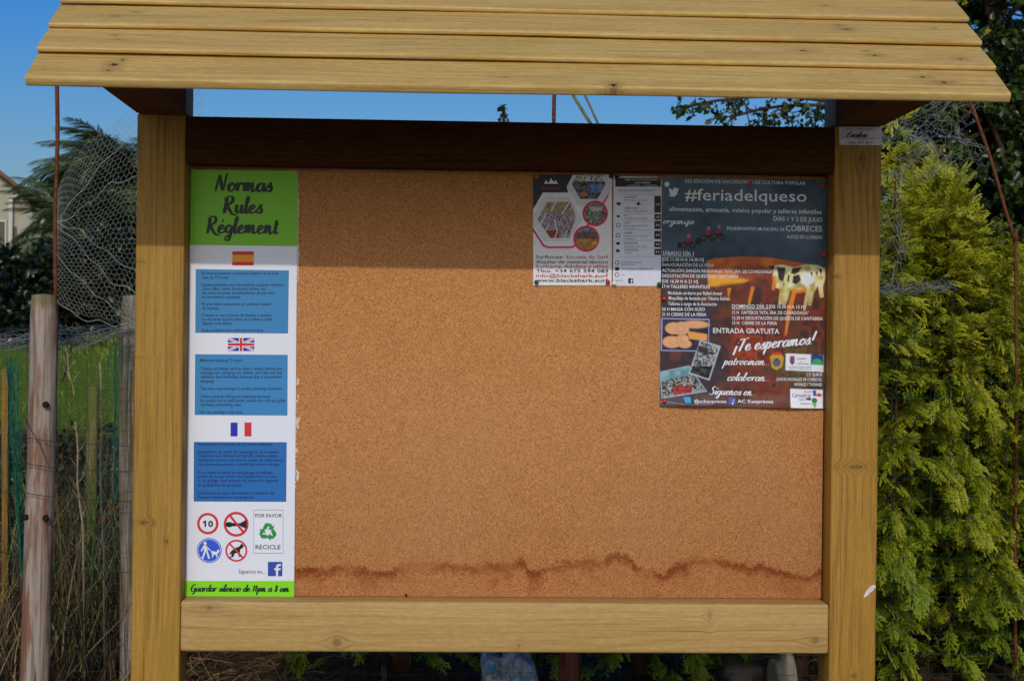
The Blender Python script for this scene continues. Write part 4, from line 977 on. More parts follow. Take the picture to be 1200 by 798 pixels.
# ------------------------------------------------------------------ maker label
lb = empty('maker_label', tuple(at(1008, 170, 0)), 'small white maker label at the top of the right post', 'label')
quadpanel('label_plate', [(983.3, 148.9), (1033.0, 149.2), (1032.8, 170.4), (983.8, 170)], -0.0012, -0.0002, I('label_white', (222, 206, 190)), lb)
h = Print(-0.0016); script(h, 'Ceunbut.', 993, 1018, 160.4, 3.0, 160.2, 0.3, 0.35) if False else None
GL['C'] = (1.1, [[(.95, 1.5), (.75, 1.9), (.35, 1.4), (.1, .5), (.4, .0), (1.0, .1), (1.6, .15)]])
script(h, 'Cerabui', 993, 1017, 161.4, 3.2, 161.0, 0.34, 0.35)
h.text('ESTRUCTURAS DE MADERA', 992, 1024, 152.6, 1.6); h.text('CARPINTERÍA', 1001, 1024, 163.6, 1.7); h.text('942 347 832', 994.6, 1022.6, 169, 3.2)
h.rect(985.8, 161.4, 991.6, 161.8); h.rect(1025, 161.4, 1031, 161.8)
h.obj('label_lettering', K_black, lb)

# ------------------------------------------------------------------ pins, feather, spot
def pin_mesh(name):
    prof = [(0.0, -0.010), (0.0030, -0.0098), (0.0042, -0.0085), (0.0040, -0.0072), (0.0022, -0.0060), (0.0024, -0.0030), (0.0048, -0.0016), (0.0050, -0.0006), (0.0, -0.0004)]
    n = 14; v = []; f = []
    for r, y in prof: v += [(r * math.cos(2 * PI * i / n), y, r * math.sin(2 * PI * i / n)) for i in range(n)]
    for k in range(len(prof) - 1): f += [(k * n + i, (k + 1) * n + i, (k + 1) * n + (i + 1) % n, k * n + (i + 1) % n) for i in range(n)]
    return meshdata(name, v, f, True)
pm = {}
pcols = {'green': (10, 84, 52), 'red': (206, 28, 30), 'blue': (20, 34, 84), 'orange': (196, 96, 24), 'white': (232, 232, 232)}
for k, cc in pcols.items():
    me = pin_mesh('push_pin'); me.materials.append(plain('pin_' + k, cc, 0.25, 0.5, 0.03)); pm[k] = me
PINS = [(629, 207.5, 'orange', 'orange push pin at the top left corner of the surf flyer'), (716, 207, 'blue', 'dark blue push pin at the top right corner of the surf flyer'),
        (723, 208.5, 'blue', 'dark blue push pin at the top left corner of the price list'), (774, 209, 'orange', 'orange push pin at the top right corner of the price list'),
        (628.6, 331, 'green', 'green push pin at the bottom left corner of the surf flyer'), (712.4, 331, 'red', 'red push pin at the bottom right corner of the surf flyer'),
        (719.4, 332.4, 'white', 'white push pin at the bottom left corner of the price list'), (772.4, 333.2, 'green', 'green push pin at the bottom right corner of the price list'),
        (879, 215, 'red', 'red push pin in the middle of the top edge of the fair poster'), (963.6, 218, 'red', 'red push pin at the top right corner of the fair poster'),
        (965, 298, 'red', 'red push pin on the right edge of the fair poster beside the cow'), (778, 350, 'red', 'red push pin on the left edge of the fair poster below the price list'),
        (778, 469.4, 'red', 'red push pin at the bottom left corner of the fair poster'), (955, 465, None, '')]
for (x, y, k, lab) in PINS:
    if k is None: continue
    o = bpy.data.objects.new('push_pin', pm[k]); link(o); o.location = tuple(at(x, y, YC - 0.0032)); o.scale = (0.9, 0.9, 0.9); o.rotation_euler = (random.uniform(-.2, .2), 0, random.uniform(-.2, .2))
    tag(o, lab, 'push pin', 'push pins on the cork board')
P = [(1011.8, 700.4), (1013.6, 694), (1018, 688), (1023, 685), (1026.6, 686), (1025.4, 690.6), (1020, 693.6), (1015.6, 698)]
v = [at(x, y, -0.0012) - np.array([0, 0.0016 * math.sin(i), 0]) for i, (x, y) in enumerate(P)]; v2 = [q + np.array([0, 0.001, 0]) for q in v]
n = len(v); tag(obj('feather', v + v2, [tuple(range(n))[::-1], tuple(range(n, 2 * n))] + [(i, (i + 1) % n, n + (i + 1) % n, n + i) for i in range(n)], plain('feather_white', (214, 206, 196), 0.8, 0.2, 0.25, 300)), 'small white feather stuck to the lower right post', 'feather')
b = B(); cc = at(475.4, 698, YC - 0.001)
b.tube([cc + (0, 0, .004), cc + (0.001, -0.003, 0.001), cc + (0.002, -0.001, -0.003)], [0.0012, 0.0026, 0.001], 7)
tag(b.obj('beetle', plain('beetle_brown', (46, 26, 16), 0.5), smooth=True), 'tiny dark brown beetle on the cork just above the bottom rail', 'beetle')

# ------------------------------------------------------------------ left background: fence stakes, rods
def stake(name, pxt, pyt, pxb, pyb, Y, wpx, label, mat, flat=False, zb=None, group='old fence stakes behind the board', cracked=True):
    top = at(pxt, pyt, Y); bot = at(pxb, pyb, Y); s_ = (Y - CAM[1]) / FPX * 1.0
    r = wpx / 2 * s_; d = (bot - top); d /= np.linalg.norm(d)
    gz = float(ground_h(0, Y)) - 0.25; L = (top[2] - gz) / -d[2]; n = 26; k = 18
    root = empty(name, tuple(top + d * (L - 0.25)), label, 'fence stake', group)
    v = []
    for i in range(n + 1):
        t_ = i / n; c_ = top + d * L * t_ + np.array([0.003 * math.sin(t_ * 7 + pxt), 0, 0])
        rr = r * (0.97 + 0.07 * t_)
        if i == 0: rr *= 0.9
        for j in range(k):
            a = 2 * PI * j / k; q = rr * (1 + 0.03 * math.sin(3 * a + pxt) + 0.02 * math.sin(t_ * 25 + 5 * a))
            if cracked and j in (12, 14) and i > 1: q *= 0.93 + 0.03 * math.sin(t_ * 30 + j)
            v.append(c_ + q * np.array([math.cos(a), math.sin(a), 0]))
    v.append(top + np.array([0, 0, 0.004])); N = len(v) - 1
    f = [(i * k + j, i * k + (j + 1) % k, (i + 1) * k + (j + 1) % k, (i + 1) * k + j) for i in range(n) for j in range(k)] + [((j + 1) % k, j, N) for j in range(k)]
    obj('shaft', v, f, mat, root, True, loc=tuple(top))
    return root, top, d
def grey_wood(name, base, late, rusty, moss=None):
    g = G(name); co = g.coords(); X, Y, Z = g.xyz(co)
    v = g.comb(g.M('MULTIPLY', X, 90.0), g.M('MULTIPLY', Y, 90.0), g.M('MULTIPLY', Z, 3.0)); n1 = g.noise(v, 1, 4, 0.65)
    v2 = g.comb(g.M('MULTIPLY', X, 30.0), g.M('MULTIPLY', Y, 30.0), g.M('MULTIPLY', Z, 4.0)); n2 = g.noise(v2, 1, 4, 0.6)
    c = g.mix(g.mapr(n1, 0.4, 0.7), tuple(lin(base)), tuple(lin(late)))
    c = g.mix(g.mapr(n2, 0.46, 0.58, 0, 0.75), c, tuple(lin(rusty)))
    c = g.mix(g.mapr(g.noise(g.comb(g.M('MULTIPLY', X, 50.0), g.M('MULTIPLY', Y, 50.0), g.M('MULTIPLY', Z, 1.2)), 1, 2, 0.5), 0.60, 0.63, 0, 0.85), c, tuple(lin((60, 34, 24))))
    c = g.mix(g.mapr(n1, 0.68, 0.74), c, tuple(lin((36, 26, 22))))
    if moss is not None:
        c = g.mix(g.mapr(g.M('ADD', Z, g.M('MULTIPLY', n2, 0.03)), moss, moss + 0.03, 0, 0.6), c, tuple(lin((104, 100, 52))))
    g.bump(g.M('ADD', n1, n2), 0.5, 0.003)
    return g.done(c, 0.9, 0.1)
sm = grey_wood('weathered_stake', (164, 150, 136), (118, 100, 86), (118, 70, 42), -0.028)
r1, top1, d1 = stake('fence_stake', 50.8, 346, 42, 790, 1.0, 33, 'thick grey weathered stake with rust streaks and knots, left of the board', sm)
# dark knots on the stake
for (x, y) in ((53, 474), (31, 606), (53, 607)):
    cc = at(x, y, 1.0 - 0.043 + (0.018 if x < 40 else 0.0)); b = B()
    b.tube([cc + (0, 0.008, 0), cc + (0, -0.001, 0), cc + (0, -0.0025, 0)], [0.008, 0.0075, 0.003], 10); b.obj('knot', plain('knot_dark', (34, 24, 20), 0.9), r1, True)
sm2 = grey_wood('bark_stake', (150, 138, 122), (96, 84, 70), (110, 92, 64))
stake('fence_stake', 160, 347, 158, 790, 1.35, 36, 'bark covered stake half hidden behind the left post of the board', sm2)
sm3 = grey_wood('mossy_stake', (120, 112, 66), (84, 84, 40), (90, 96, 36), None)
stake('fence_stake', 109.5, 453, 108, 560, 3.0, 13, 'short mossy stake in the brambles behind the netting', sm3, group=None)
sm4 = grey_wood('brown_stake', (104, 64, 46), (70, 42, 32), (60, 36, 28))
stake('fence_stake', 668, 640, 668.5, 790, 1.0, 27, 'reddish brown stake seen below the bottom rail beside the white sack', sm4)
yb_ = B(); a0 = at(3, 428, 1.9); a1 = at(9, 800, 1.9)
W_yel = wood('yellow_pine', (150, 106, 30), (110, 74, 18), 'z', [], tint=(120, 86, 26))
zb = float(ground_h(0, 1.9))
q0 = at(9, 432, 1.9); q1 = at(5, 434, 1.9); q2 = at(9.5, 798, 1.9)
b = B(); wv = 0.018; v = []
for (c_, s_) in ((q0, 1), (q2 + (0.0, 0, -0.15), 1)): v += [c_ + (-wv, 0, 0), c_ + (0, 0, 0), c_ + (0, 0.04, 0), c_ + (-wv, 0.04, 0)]
b.add(v, [(0, 1, 2, 3), (4, 7, 6, 5), (0, 4, 5, 1), (1, 5, 6, 2), (2, 6, 7, 3), (3, 7, 4, 0)])
tag(b.obj('wooden_batten', W_yel, loc=tuple(q0)), 'narrow yellow wooden batten at the far left edge', 'batten')
def rod(p0, p1, r, label, mat=M_rust, wob=0.002, n=14, name='iron_rod', cat='rod', Y=1.0, ext=0):
    a = at(*p0, Y); c_ = at(*p1, Y); pts = [a + (c_ - a) * t_ + np.array([wob * math.sin(t_ * 9 + p0[0]), 0, 0]) for t_ in np.linspace(-ext, 1, n)]
    b = B(); b.tube(pts, r, 7)
    for k in range(1, 60):                                            # ribs of the reinforcing bar
        t_ = k / 60; c0 = a + (c_ - a) * t_ + np.array([wob * math.sin(t_ * 9 + p0[0]), 0, 0])
        if mat is M_rust: b.tube([c0 - (0, 0, .0012), c0, c0 + (0, 0, .0012)], [r, r * 1.18, r], 6, False)
    return tag(b.obj(name, mat, smooth=True), label, cat)
rod((67.5, 60), (64.5, 350), 0.0052, 'straight rusty iron rod rising from the weathered stake on the left')
rod((1128, 86), (1191, 283), 0.0044, 'rusty rod leaning to the right in front of the dark tree')
rod((1191.5, 268), (1190, 780), 0.0048, 'upright rusty rod at the right edge, mostly sunk in the hedge', Y=1.34)
rod((649.5, 70), (650.5, 420), 0.0050, 'rusty rod showing in the gap above the top beam')
M_stick = plain('green_cane', (120, 116, 66), 0.8, 0.2, 0.3, 60)
rod((655, 86), (760, 250), 0.0042, 'thicker greenish cane leaning right in the gap above the top beam', M_stick, name='cane', cat='cane', Y=1.1)
rod((672, 88), (730, 200), 0.0030, 'thin brown cane leaning right in the gap, beside the thicker one', M_stick, name='cane', cat='cane', Y=1.05)

# ------------------------------------------------------------------ wire netting
def wires(segs, r):
    """thin three sided wires along segments (n,2,3)"""
    segs = np.asarray(segs, float); a = segs[:, 0]; b_ = segs[:, 1]; d = b_ - a; L = np.linalg.norm(d, axis=1); ok = L > 1e-6; a, b_, d, L = a[ok], b_[ok], d[ok], L[ok]
    d /= L[:, None]; up = np.where(np.abs(d[:, 1:2]) > 0.9, np.array([[1., 0, 0]]), np.array([[0, 1., 0]])); p = np.cross(d, up); p /= np.linalg.norm(p, axis=1)[:, None]; q = np.cross(d, p)
    a = a - d * r * 0.5; b_ = b_ + d * r * 0.5
    vs = []
    for e in (a, b_):
        for k in range(3): t_ = 2 * PI * k / 3; vs.append(e + r * (math.cos(t_) * p + math.sin(t_) * q))
    v = np.stack(vs, 1).reshape(-1, 3); n = len(a); base = (np.arange(n) * 6)[:, None]
    f = np.concatenate([base + np.array([[j, (j + 1) % 3, 3 + (j + 1) % 3, 3 + j]]) for j in range(3)])
    return v, f
def hexnet(nu, nv, fn):
    """hexagon netting over (0..nu, 0..nv) cells mapped by fn(U,V)->xyz"""
    S_ = []
    for j in range(nv):
        for i in range(nu):
            x = i + (0.5 if j % 2 else 0); y = j * 0.866
            c0 = (x, y + 0.577 * 0.5); c1 = (x, y - 0.577 * 0.5)
            S_.append((c1, c0)); S_.append((c0, (x + 0.5, y + 0.577))); S_.append((c0, (x - 0.5, y + 0.577)))
    A = np.array(S_); P = fn(A[..., 0] / nu, A[..., 1] / (nv * 0.866)); return P
def wob(u, v, k, amp): return amp * (np.sin(u * 9.3 * k + v * 4.1 + k) + 0.7 * np.sin(v * 13.7 * k + u * 6.2 + 2 * k) + 0.4 * np.sin(u * 31 * k - v * 17))
net = empty('wire_netting', tuple(at(68, 345, 0.98)), 'pale hexagonal wire netting stretched from the left iron rod to behind the post', 'netting')
def f1(u, v):
    px = 66 + 175 * u ** 1.05 + wob(u, v, 1, 1.2) * u
    y0 = 236 - 150 * u ** 0.55; y1 = 352 + 55 * u ** 0.7
    py = y0 + (y1 - y0) * v + wob(u, v, 1.7, 2.5) * np.minimum(1, u * 4)
    P = at(px, py, 1.0); P[..., 1] += wob(u, v, 0.8, 0.02) * u; return P
v, f = wires(hexnet(30, 44, f1), 0.00042); obj('net_sheet', v, f, M_wire, net)
def fc_(u, v):                                                        # gathers running out from the tie on the rod
    return f1(u, v)
S_ = []
for (y0, y1, y2, y3) in ((262, 250, 215, 205), (262, 268, 300, 330), (264, 285, 330, 350), (258, 230, 180, 150), (300, 325, 360, 392), (352, 372, 380, 384)):
    xs = np.linspace(67, 175, 30); ys_ = np.interp(xs, [67, 90, 130, 175], [y0, y1, y2, y3]) + 2.2 * np.sin(xs / 5.0 + y0)
    P = at(xs, ys_, 0.985); S_ += list(np.stack([P[:-1], P[1:]], 1))
v, f = wires(S_, 0.0008); obj('gathered_strand', v, f, M_wire, net)
# bundled netting lying along the fence
def bundle(name, x0, x1, ya, yb, thick, Y, n, label, cell=9, sag=0):
    root = empty(name, tuple(at((x0 + x1) / 2, (ya + yb) / 2, Y)), label, 'netting'); rg = np.random.default_rng(abs(int(x0)) + 3)
    for k in range(n):
        ph = rg.random(4) * 6
        def fn(u, v, ph=ph):
            px = x0 + (x1 - x0) * u + 4 * np.sin(v * 5 + ph[0]); mid = ya + (yb - ya) * u + sag * np.sin(u * PI)
            py = mid + (v - 0.5) * thick * (0.7 + 0.5 * np.sin(u * 6 + ph[1])) + 3 * np.sin(u * 17 + v * 6 + ph[2])
            P = at(px, py, Y); P[..., 1] += 0.05 * np.sin(v * 7 + ph[3] + u * 5) + 0.01 * k; return P
        v, f = wires(hexnet(max(4, int((x1 - x0) / cell)), max(4, int(thick / cell * 2.2)), fn), 0.00055); obj('net_sheet', v, f, M_wire, root)
    return root
bundle('wire_netting', -10, 175, 402, 384, 26, 1.2, 4, 'slack bunched up wire netting lying between the two left stakes', 8, 4)
# hanging tangle on the right
def tangle(x0, x1, y0, y1, Y, n, label, cell=8.5):
    root = empty('wire_netting', tuple(at((x0 + x1) / 2, y1, Y)), label, 'netting'); rg = np.random.default_rng(abs(int(x0 + y0)))
    for k in range(n):
        ph = rg.random(6) * 6
        def fn(u, v, ph=ph):
            px = x0 + (x1 - x0) * (u + 0.12 * np.sin(v * 9 + ph[0]) + 0.05 * np.sin(v * 23 + u * 11 + ph[1])); py = y0 + (y1 - y0) * (v + 0.07 * np.sin(u * 13 + ph[2]) + 0.04 * np.sin(u * 31 + v * 9 + ph[3]))
            P = at(px, py, Y); P[..., 1] += 0.03 * np.sin(u * 9 + ph[4]) + 0.03 * np.sin(v * 12 + ph[5]); return P
        v, f = wires(hexnet(int((x1 - x0) / cell), int((y1 - y0) / cell * 1.1), fn), 0.00045); obj('net_sheet', v, f, M_wire, root)
tangle(1044, 1140, 108, 208, 0.95, 2, 'crumpled wire netting hanging below the right end of the roof')
tangle(1026, 1066, 200, 335, 0.97, 1, 'loose strip of netting hanging in front of the conifer beside the right post', 9)
bundle('wire_netting', 1020, 1118, 342, 334, 16, 0.96, 3, 'bunched grey netting lying across the hedge beside the right post', 9)
# green coated mesh fence along the whole line
fence = empty('mesh_fence', tuple(at(600, 900, 0.93)), 'green coated wire mesh fence running behind the board in front of the hedge', 'fence')
S_ = []
for x in np.arange(-1.62, 2.2, 0.05):
    zs = np.linspace(0.25, H0 + (0.02 if x < -.3 else 0.14), 26); P = np.stack([x + 0.003 * np.sin(zs * 20 + x * 9), 1.07 + 0.006 * np.sin(zs * 7 + x * 5), zs], -1); S_ += list(np.stack([P[:-1], P[1:]], 1))
v, f = wires(S_, 0.0006); obj('upright_wires', v, f, M_gwire, fence)
S_ = []
for z in np.arange(0.3, H0 + 0.14, 0.0505):
    xs = np.linspace(-1.62, 2.2, 60); P = np.stack([xs, 1.071 + 0.006 * np.sin(z * 7 + xs * 5), z + 0.004 * np.sin(xs * 6 + z * 11)], -1)
    if z > H0 + 0.02: P = P[xs > -.3]
    S_ += list(np.stack([P[:-1], P[1:]], 1))
v, f = wires(S_, 0.0006); obj('level_wires', v, f, M_gwire, fence)
# fine green plastic net on the left
pn = empty('garden_net', tuple(at(80, 640, 1.25)), 'fine green plastic garden net sagging behind the left stakes', 'netting')
S_ = []
for i in range(26):
    t_ = np.linspace(0, 1, 30); px = 2 + i * 7 + 3 * np.sin(t_ * 5 + i * .8) - 3 * t_; py = 402 + 275 * t_; P = at(px, py, 1.22); P[:, 1] += 0.02 * np.sin(t_ * 6 + i); S_ += list(np.stack([P[:-1], P[1:]], 1))
for j in range(20):
    t_ = np.linspace(0, 1, 40); px = 0 + 180 * t_; py = 404 + j * 14 + 4 * np.sin(t_ * 8 + j) ; P = at(px, py, 1.22); P[:, 1] += 0.02 * np.sin(t_ * 9 + j); S_ += list(np.stack([P[:-1], P[1:]], 1))
v, f = wires(S_, 0.00055); obj('net_sheet', v, f, M_teal, pn)
S_ = []
rg = np.random.default_rng(8)
for i in range(30):                                                   # folded hanging edge, denser
    t_ = np.linspace(0, 1, 24); c0 = rg.uniform(0, 1)
    px = 14 + 12 * t_ + (c0 - .5) * 15 * (1.15 - t_) + 1.5 * np.sin(t_ * 20 + i); py = 420 + 250 * t_ + rg.uniform(-6, 6); P = at(px, py, 1.1 + 0.03 * c0); S_ += list(np.stack([P[:-1], P[1:]], 1))
for i in range(9):
    t_ = np.linspace(0, 1, 20); c0 = rg.uniform(0, 1); px = 133 + 7 * c0 + 1.0 * np.sin(t_ * 18 + i); py = 400 + 190 * t_; P = at(px, py, 1.15 + 0.03 * c0); S_ += list(np.stack([P[:-1], P[1:]], 1))
v, f = wires(S_, 0.0006); obj('gathered_edge', v, f, M_teal, pn)
# thin fence wires tied round the big stake
tw = B()
for (y0, y1, xl, xr) in ((512, 518, 28, 64), (543, 548, 30, 62), (577, 583, 26, 64)):
    tw.tube([at(xl - 20, y0 - 2, 0.96), at(xl, y0, 0.953), at((xl + xr) / 2, (y0 + y1) / 2, 0.949), at(xr, y1, 0.955), at(xr + 90, y1 + 5, 0.96)], 0.0010, 5)
tw.tube([at(24, 480, 0.95), at(34, 500, 0.95), at(48, 523, 0.948), at(55, 545, 0.95)], 0.0011, 5)
tag(tw.obj('fence_wire', plain('dark_wire', (48, 52, 48), 0.6)), 'three dark wires stretched round the weathered left stake', 'wire')

# ------------------------------------------------------------------ sack, stone
def blob(name, x0, x1, y0, y1, Y, dep, mat, label, cat, seed, lump=0.16):
    rg = np.random.default_rng(seed); bm = bmesh.new(); bmesh.ops.create_icosphere(bm, subdivisions=4, radius=1)
    a = at(x0, y0, Y); c_ = at(x1, y1, Y); ctr = (a + c_) / 2; hx = (c_[0] - a[0]) / 2; hz = (a[2] - c_[2]) / 2
    K_ = rg.normal(size=(9, 3)) * 3.2; ph = rg.random(9) * 6
    for w in bm.verts:
        p_ = np.array(w.co); s_ = 1 + lump * sum(math.sin(float(K_[i] @ p_) + ph[i]) * (0.5 if i < 4 else 0.22) for i in range(9)) * 0.5
        q = np.sign(p_) * np.abs(p_) ** 0.75 * s_
        w.co = (ctr[0] + q[0] * hx, Y + q[1] * dep, ctr[2] + q[2] * hz)
    me = bpy.data.meshes.new(name); bm.to_mesh(me); bm.free(); me.polygons.foreach_set('use_smooth', np.ones(len(me.polygons), bool)); me.materials.append(mat)
    o = bpy.data.objects.new(name, me); link(o); return tag(o, label, cat)
g = G('printed_sack'); co = g.coords(); n1 = g.noise(co, 26, 3, 0.5); n2 = g.noise(co, 60, 3)
cc = g.mix(g.mapr(n2, 0.35, 0.7), tuple(lin((180, 178, 170))), tuple(lin((120, 118, 112)))); cc = g.mix(g.mapr(n1, 0.60, 0.63), cc, tuple(lin((70, 140, 176)))); cc = g.mix(g.mapr(g.noise(co, 33, 2), 0.68, 0.70), cc, tuple(lin((180, 80, 50))))
g.bump(n2, 0.8, 0.01); sack_m = g.done(cc, 0.45, 0.4)
blob('plastic_sack', 565, 630, 757, 850, 1.2, 0.10, sack_m, 'crumpled white plastic sack with blue print on the bank below the bottom rail', 'sack', 3, 0.42)
g = G('stone'); co = g.coords(); n1 = g.noise(co, 18, 5, 0.65); cc = g.mix(g.mapr(n1, 0.35, 0.7), tuple(lin((62, 50, 40))), tuple(lin((112, 96, 78)))); g.bump(n1, 0.8, 0.02); st_m = g.done(cc, 0.9, 0.15)
blob('stone', 838, 925, 769, 880, 1.35, 0.12, st_m, 'grey angular stone lying on the bank behind the rail near the right post', 'stone', 9, 0.4)
blob('stone', 905, 930, 764, 850, 1.2, 0.05, plain('pale_stone', (136, 124, 104), 0.9, 0.1, 0.2, 20), 'pale upright stone leaning beside the grey stone near the right post', 'stone', 12, 0.35)

# ------------------------------------------------------------------ foliage builders
def spray_proto(seed):
    """one flat conifer spray, unit length along +x, in the xy plane; returns verts, tris, tip value"""
    r = np.random.default_rng(seed); V = []; F = []; Tp = []
    def strip(p0, d, L, w, z, t0, t1, n=2):
        side = np.array([-d[1], d[0]]); base = len(V)
        for i in range(n + 1):
            t_ = i / n; c_ = p0 + d * L * t_; ww = w * (1 - 0.75 * t_); dr = -0.10 * L * t_ * t_
            V.append((*(c_ - side * ww), z + dr)); V.append((*(c_ + side * ww), z + dr + w * 0.9)); Tp.extend([t0 + (t1 - t0) * t_] * 2)
        for i in range(n): b0 = base + 2 * i; F.append((b0, b0 + 2, b0 + 3, b0 + 1))
    strip(np.array([0., 0]), np.array([1., r.uniform(-.15, .15)]), 1.0, 0.030, 0, 0.0, 1.0, 4)
    k = 9
    for i in range(k):
        t_ = 0.10 + 0.80 * i / k; s_ = 1 if i % 2 else -1; a = s_ * r.uniform(0.42, 0.72); L = (0.50 * (1 - t_ * 0.55)) * r.uniform(0.7, 1.25)
        d = np.array([math.cos(a), math.sin(a)]); p0 = np.array([t_, 0.0]); z = -0.10 * t_ * t_ + r.normal() * 0.03
        strip(p0, d, L, 0.030, z, 0.2 + t_ * 0.5, 1.0)
        for j in range(3 if L > 0.3 else 2):
            tt = 0.25 + 0.26 * j; s2 = 1 if j % 2 else -1; a2 = a + s2 * r.uniform(0.4, 0.7); d2 = np.array([math.cos(a2), math.sin(a2)])
            strip(p0 + d * L * tt, d2, L * 0.5 * (1 - tt * 0.4), 0.026, z - 0.1 * L * tt * tt, 0.3 + tt * 0.5, 1.0, 1)
    return np.array(V), np.array(F), np.array(Tp)
PROT = [spray_proto(s_) for s_ in range(9)]
def frames(d, nrm):
    d = d / np.linalg.norm(d, axis=1)[:, None]; s_ = np.cross(nrm, d); s_ /= np.linalg.norm(s_, axis=1)[:, None] + 1e-9; n_ = np.cross(d, s_); return np.stack([d, s_, n_], 2)
def scatter(protos, pos, R3, size, rg, colf):
    Vs, Fs, Cs = [], [], []; n0 = 0; pick = rg.integers(0, len(protos), len(pos))
    for k, (V, F, Tp) in enumerate(protos):
        idx = np.where(pick == k)[0]
        if not len(idx): continue
        P = np.einsum('nij,vj->nvi', R3[idx], V) * size[idx, None, None] + pos[idx, None, :]
        Cs.append(colf(idx, Tp).reshape(-1, 3)); Vs.append(P.reshape(-1, 3)); Fs.append((F[None] + (np.arange(len(idx)) * len(V))[:, None, None] + n0).reshape(-1, F.shape[1])); n0 += P.shape[0] * P.shape[1]
    return np.concatenate(Vs), np.concatenate(Fs), np.concatenate(Cs)
def conifer(cx, cy, rx, ry, ztop, label, n, seed, gold=0.5, loose=0.0, group='golden conifers of the hedge'):
    rg = np.random.default_rng(seed); gz = float(ground_h(cx, cy))
    root = empty('conifer', (cx, cy, gz), label, 'conifer', group)
    b = B(); b.tube([(cx, cy, gz - 0.1), (cx + 0.01, cy, (gz + ztop) / 2), (cx, cy, ztop - 0.15)], [min(0.035, rx * 0.11), min(0.022, rx * 0.06), 0.003], 8); b.obj('trunk', M_bark, root, True)
    H = ztop - gz
    nb = int(n / 11); ni = n // 4                                       # branch tips, each a fan of sprays, and sparse inner sprays
    bt = rg.random(nb) * 2 * PI; bh = rg.random(nb) ** 0.85
    PB = lambda h_, t_: np.interp(h_, [0, 0.1, 0.5, 0.75, 0.9, 1], [0.86, 1.0, 0.98, 0.80, 0.50, 0.10]) * (1 + 0.13 * np.sin(h_ * 19 + t_ * 2) + 0.09 * np.sin(t_ * 5 + h_ * 9))
    rep_ = rg.integers(7, 15, nb); bi = np.repeat(np.arange(nb), rep_); al_ = rg.random(len(bi))
    brad = PB(bh, bt) * rg.uniform(0.62, 1.10, nb)
    L_ = rg.uniform(0.08, 0.19, nb)
    bdir = np.stack([np.cos(bt), np.sin(bt), np.interp(bh, [0, 0.6, 0.85, 1], [-0.55, -0.3, 0.7, 2.2]) + rg.normal(size=nb) * 0.3], 1); bdir /= np.linalg.norm(bdir, axis=1)[:, None]
    tipp = np.stack([cx + rx * brad * np.cos(bt), cy + ry * brad * np.sin(bt), gz + 0.05 + bh * H], 1)
    pos = tipp[bi] - bdir[bi] * (al_ * L_[bi])[:, None] + rg.normal(size=(len(bi), 3)) * 0.008
    sidev = np.cross(bdir, np.array([0, 0, 1.0])); sidev /= np.linalg.norm(sidev, axis=1)[:, None] + 1e-9
    sg = rg.choice([-1, 1], len(bi)) * rg.uniform(0.1, 0.9, len(bi)) * (0.25 + al_)
    d = bdir[bi] + sidev[bi] * sg[:, None] + rg.normal(size=(len(bi), 3)) * 0.14; d[:, 2] -= 0.38 * (1 - bh[bi] ** 3)
    nrm = np.cross(sidev[bi], bdir[bi]) * 1.0 + rg.normal(size=(len(bi), 3)) * 0.45; nrm[:, 2] = np.abs(nrm[:, 2]) + 0.2
    t2 = rg.random(ni) * 2 * PI; h2 = rg.random(ni) ** 0.9; r2 = PB(h2, t2) * rg.uniform(0.35, 0.72, ni)
    pos = np.concatenate([pos, np.stack([cx + rx * r2 * np.cos(t2), cy + ry * r2 * np.sin(t2), gz + 0.05 + h2 * H], 1)])
    d = np.concatenate([d, np.stack([np.cos(t2), np.sin(t2), rg.normal(size=ni) * 0.5 - 0.3], 1)]); nrm = np.concatenate([nrm, rg.normal(size=(ni, 3)) + (0, 0, 0.6)])
    h = np.concatenate([bh[bi], h2]); bv = np.concatenate([rg.random(nb)[bi], np.zeros(ni)]); n = len(pos)
    size = rg.uniform(0.040, 0.092, n); R3 = frames(d, nrm)
    hv = 0.35 * rg.random(n) + 0.65 * bv; hh = h
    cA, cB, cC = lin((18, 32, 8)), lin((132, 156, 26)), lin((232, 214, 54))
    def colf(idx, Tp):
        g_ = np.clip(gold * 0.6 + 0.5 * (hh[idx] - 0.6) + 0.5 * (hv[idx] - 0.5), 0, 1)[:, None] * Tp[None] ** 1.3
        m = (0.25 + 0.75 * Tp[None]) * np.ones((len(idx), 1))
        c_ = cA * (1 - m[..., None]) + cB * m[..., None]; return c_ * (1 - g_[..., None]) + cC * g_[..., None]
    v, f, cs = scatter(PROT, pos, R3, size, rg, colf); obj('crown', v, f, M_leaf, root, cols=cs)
    # inner twigs
    b = B()
    for i in range(70):
        t_ = rg.random() * 2 * PI; z = gz + 0.1 + rg.random() * H * 0.85; L = 0.75 * np.interp((z - gz) / H, [0, .5, .8, 1], [1, .98, .75, .1])
        b.tube([(cx, cy, z), (cx + rx * L * 0.5 * math.cos(t_), cy + ry * L * 0.5 * math.sin(t_), z + 0.03), (cx + rx * L * math.cos(t_), cy + ry * L * math.sin(t_), z)], [min(0.008, rx * .03), min(0.005, rx * .02), 0.001], 4, False)
    b.obj('branches', M_bark, root)
def px_x(px, Y): return float(at(px, 399, Y)[0])
conifer(px_x(1085, 1.72), 1.72, 0.34, 0.42, H0 + 0.46, 'yellow green conifer beside the right post of the board', 5600, 1, 0.75)
conifer(px_x(1047, 1.35), 1.35, 0.055, 0.07, H0 + 0.60, 'thin loose conifer shoot rising beside the maker label', 420, 9, 0.8)
conifer(px_x(1118, 1.5), 1.5, 0.07, 0.07, H0 + 0.42, 'thin upright conifer shoot in front of the dark tree', 420, 10, 0.9)
conifer(px_x(1205, 1.62), 1.62, 0.30, 0.40, H0 + 0.22, 'lower golden conifer cut by the right edge of the picture', 4600, 2, 0.6)
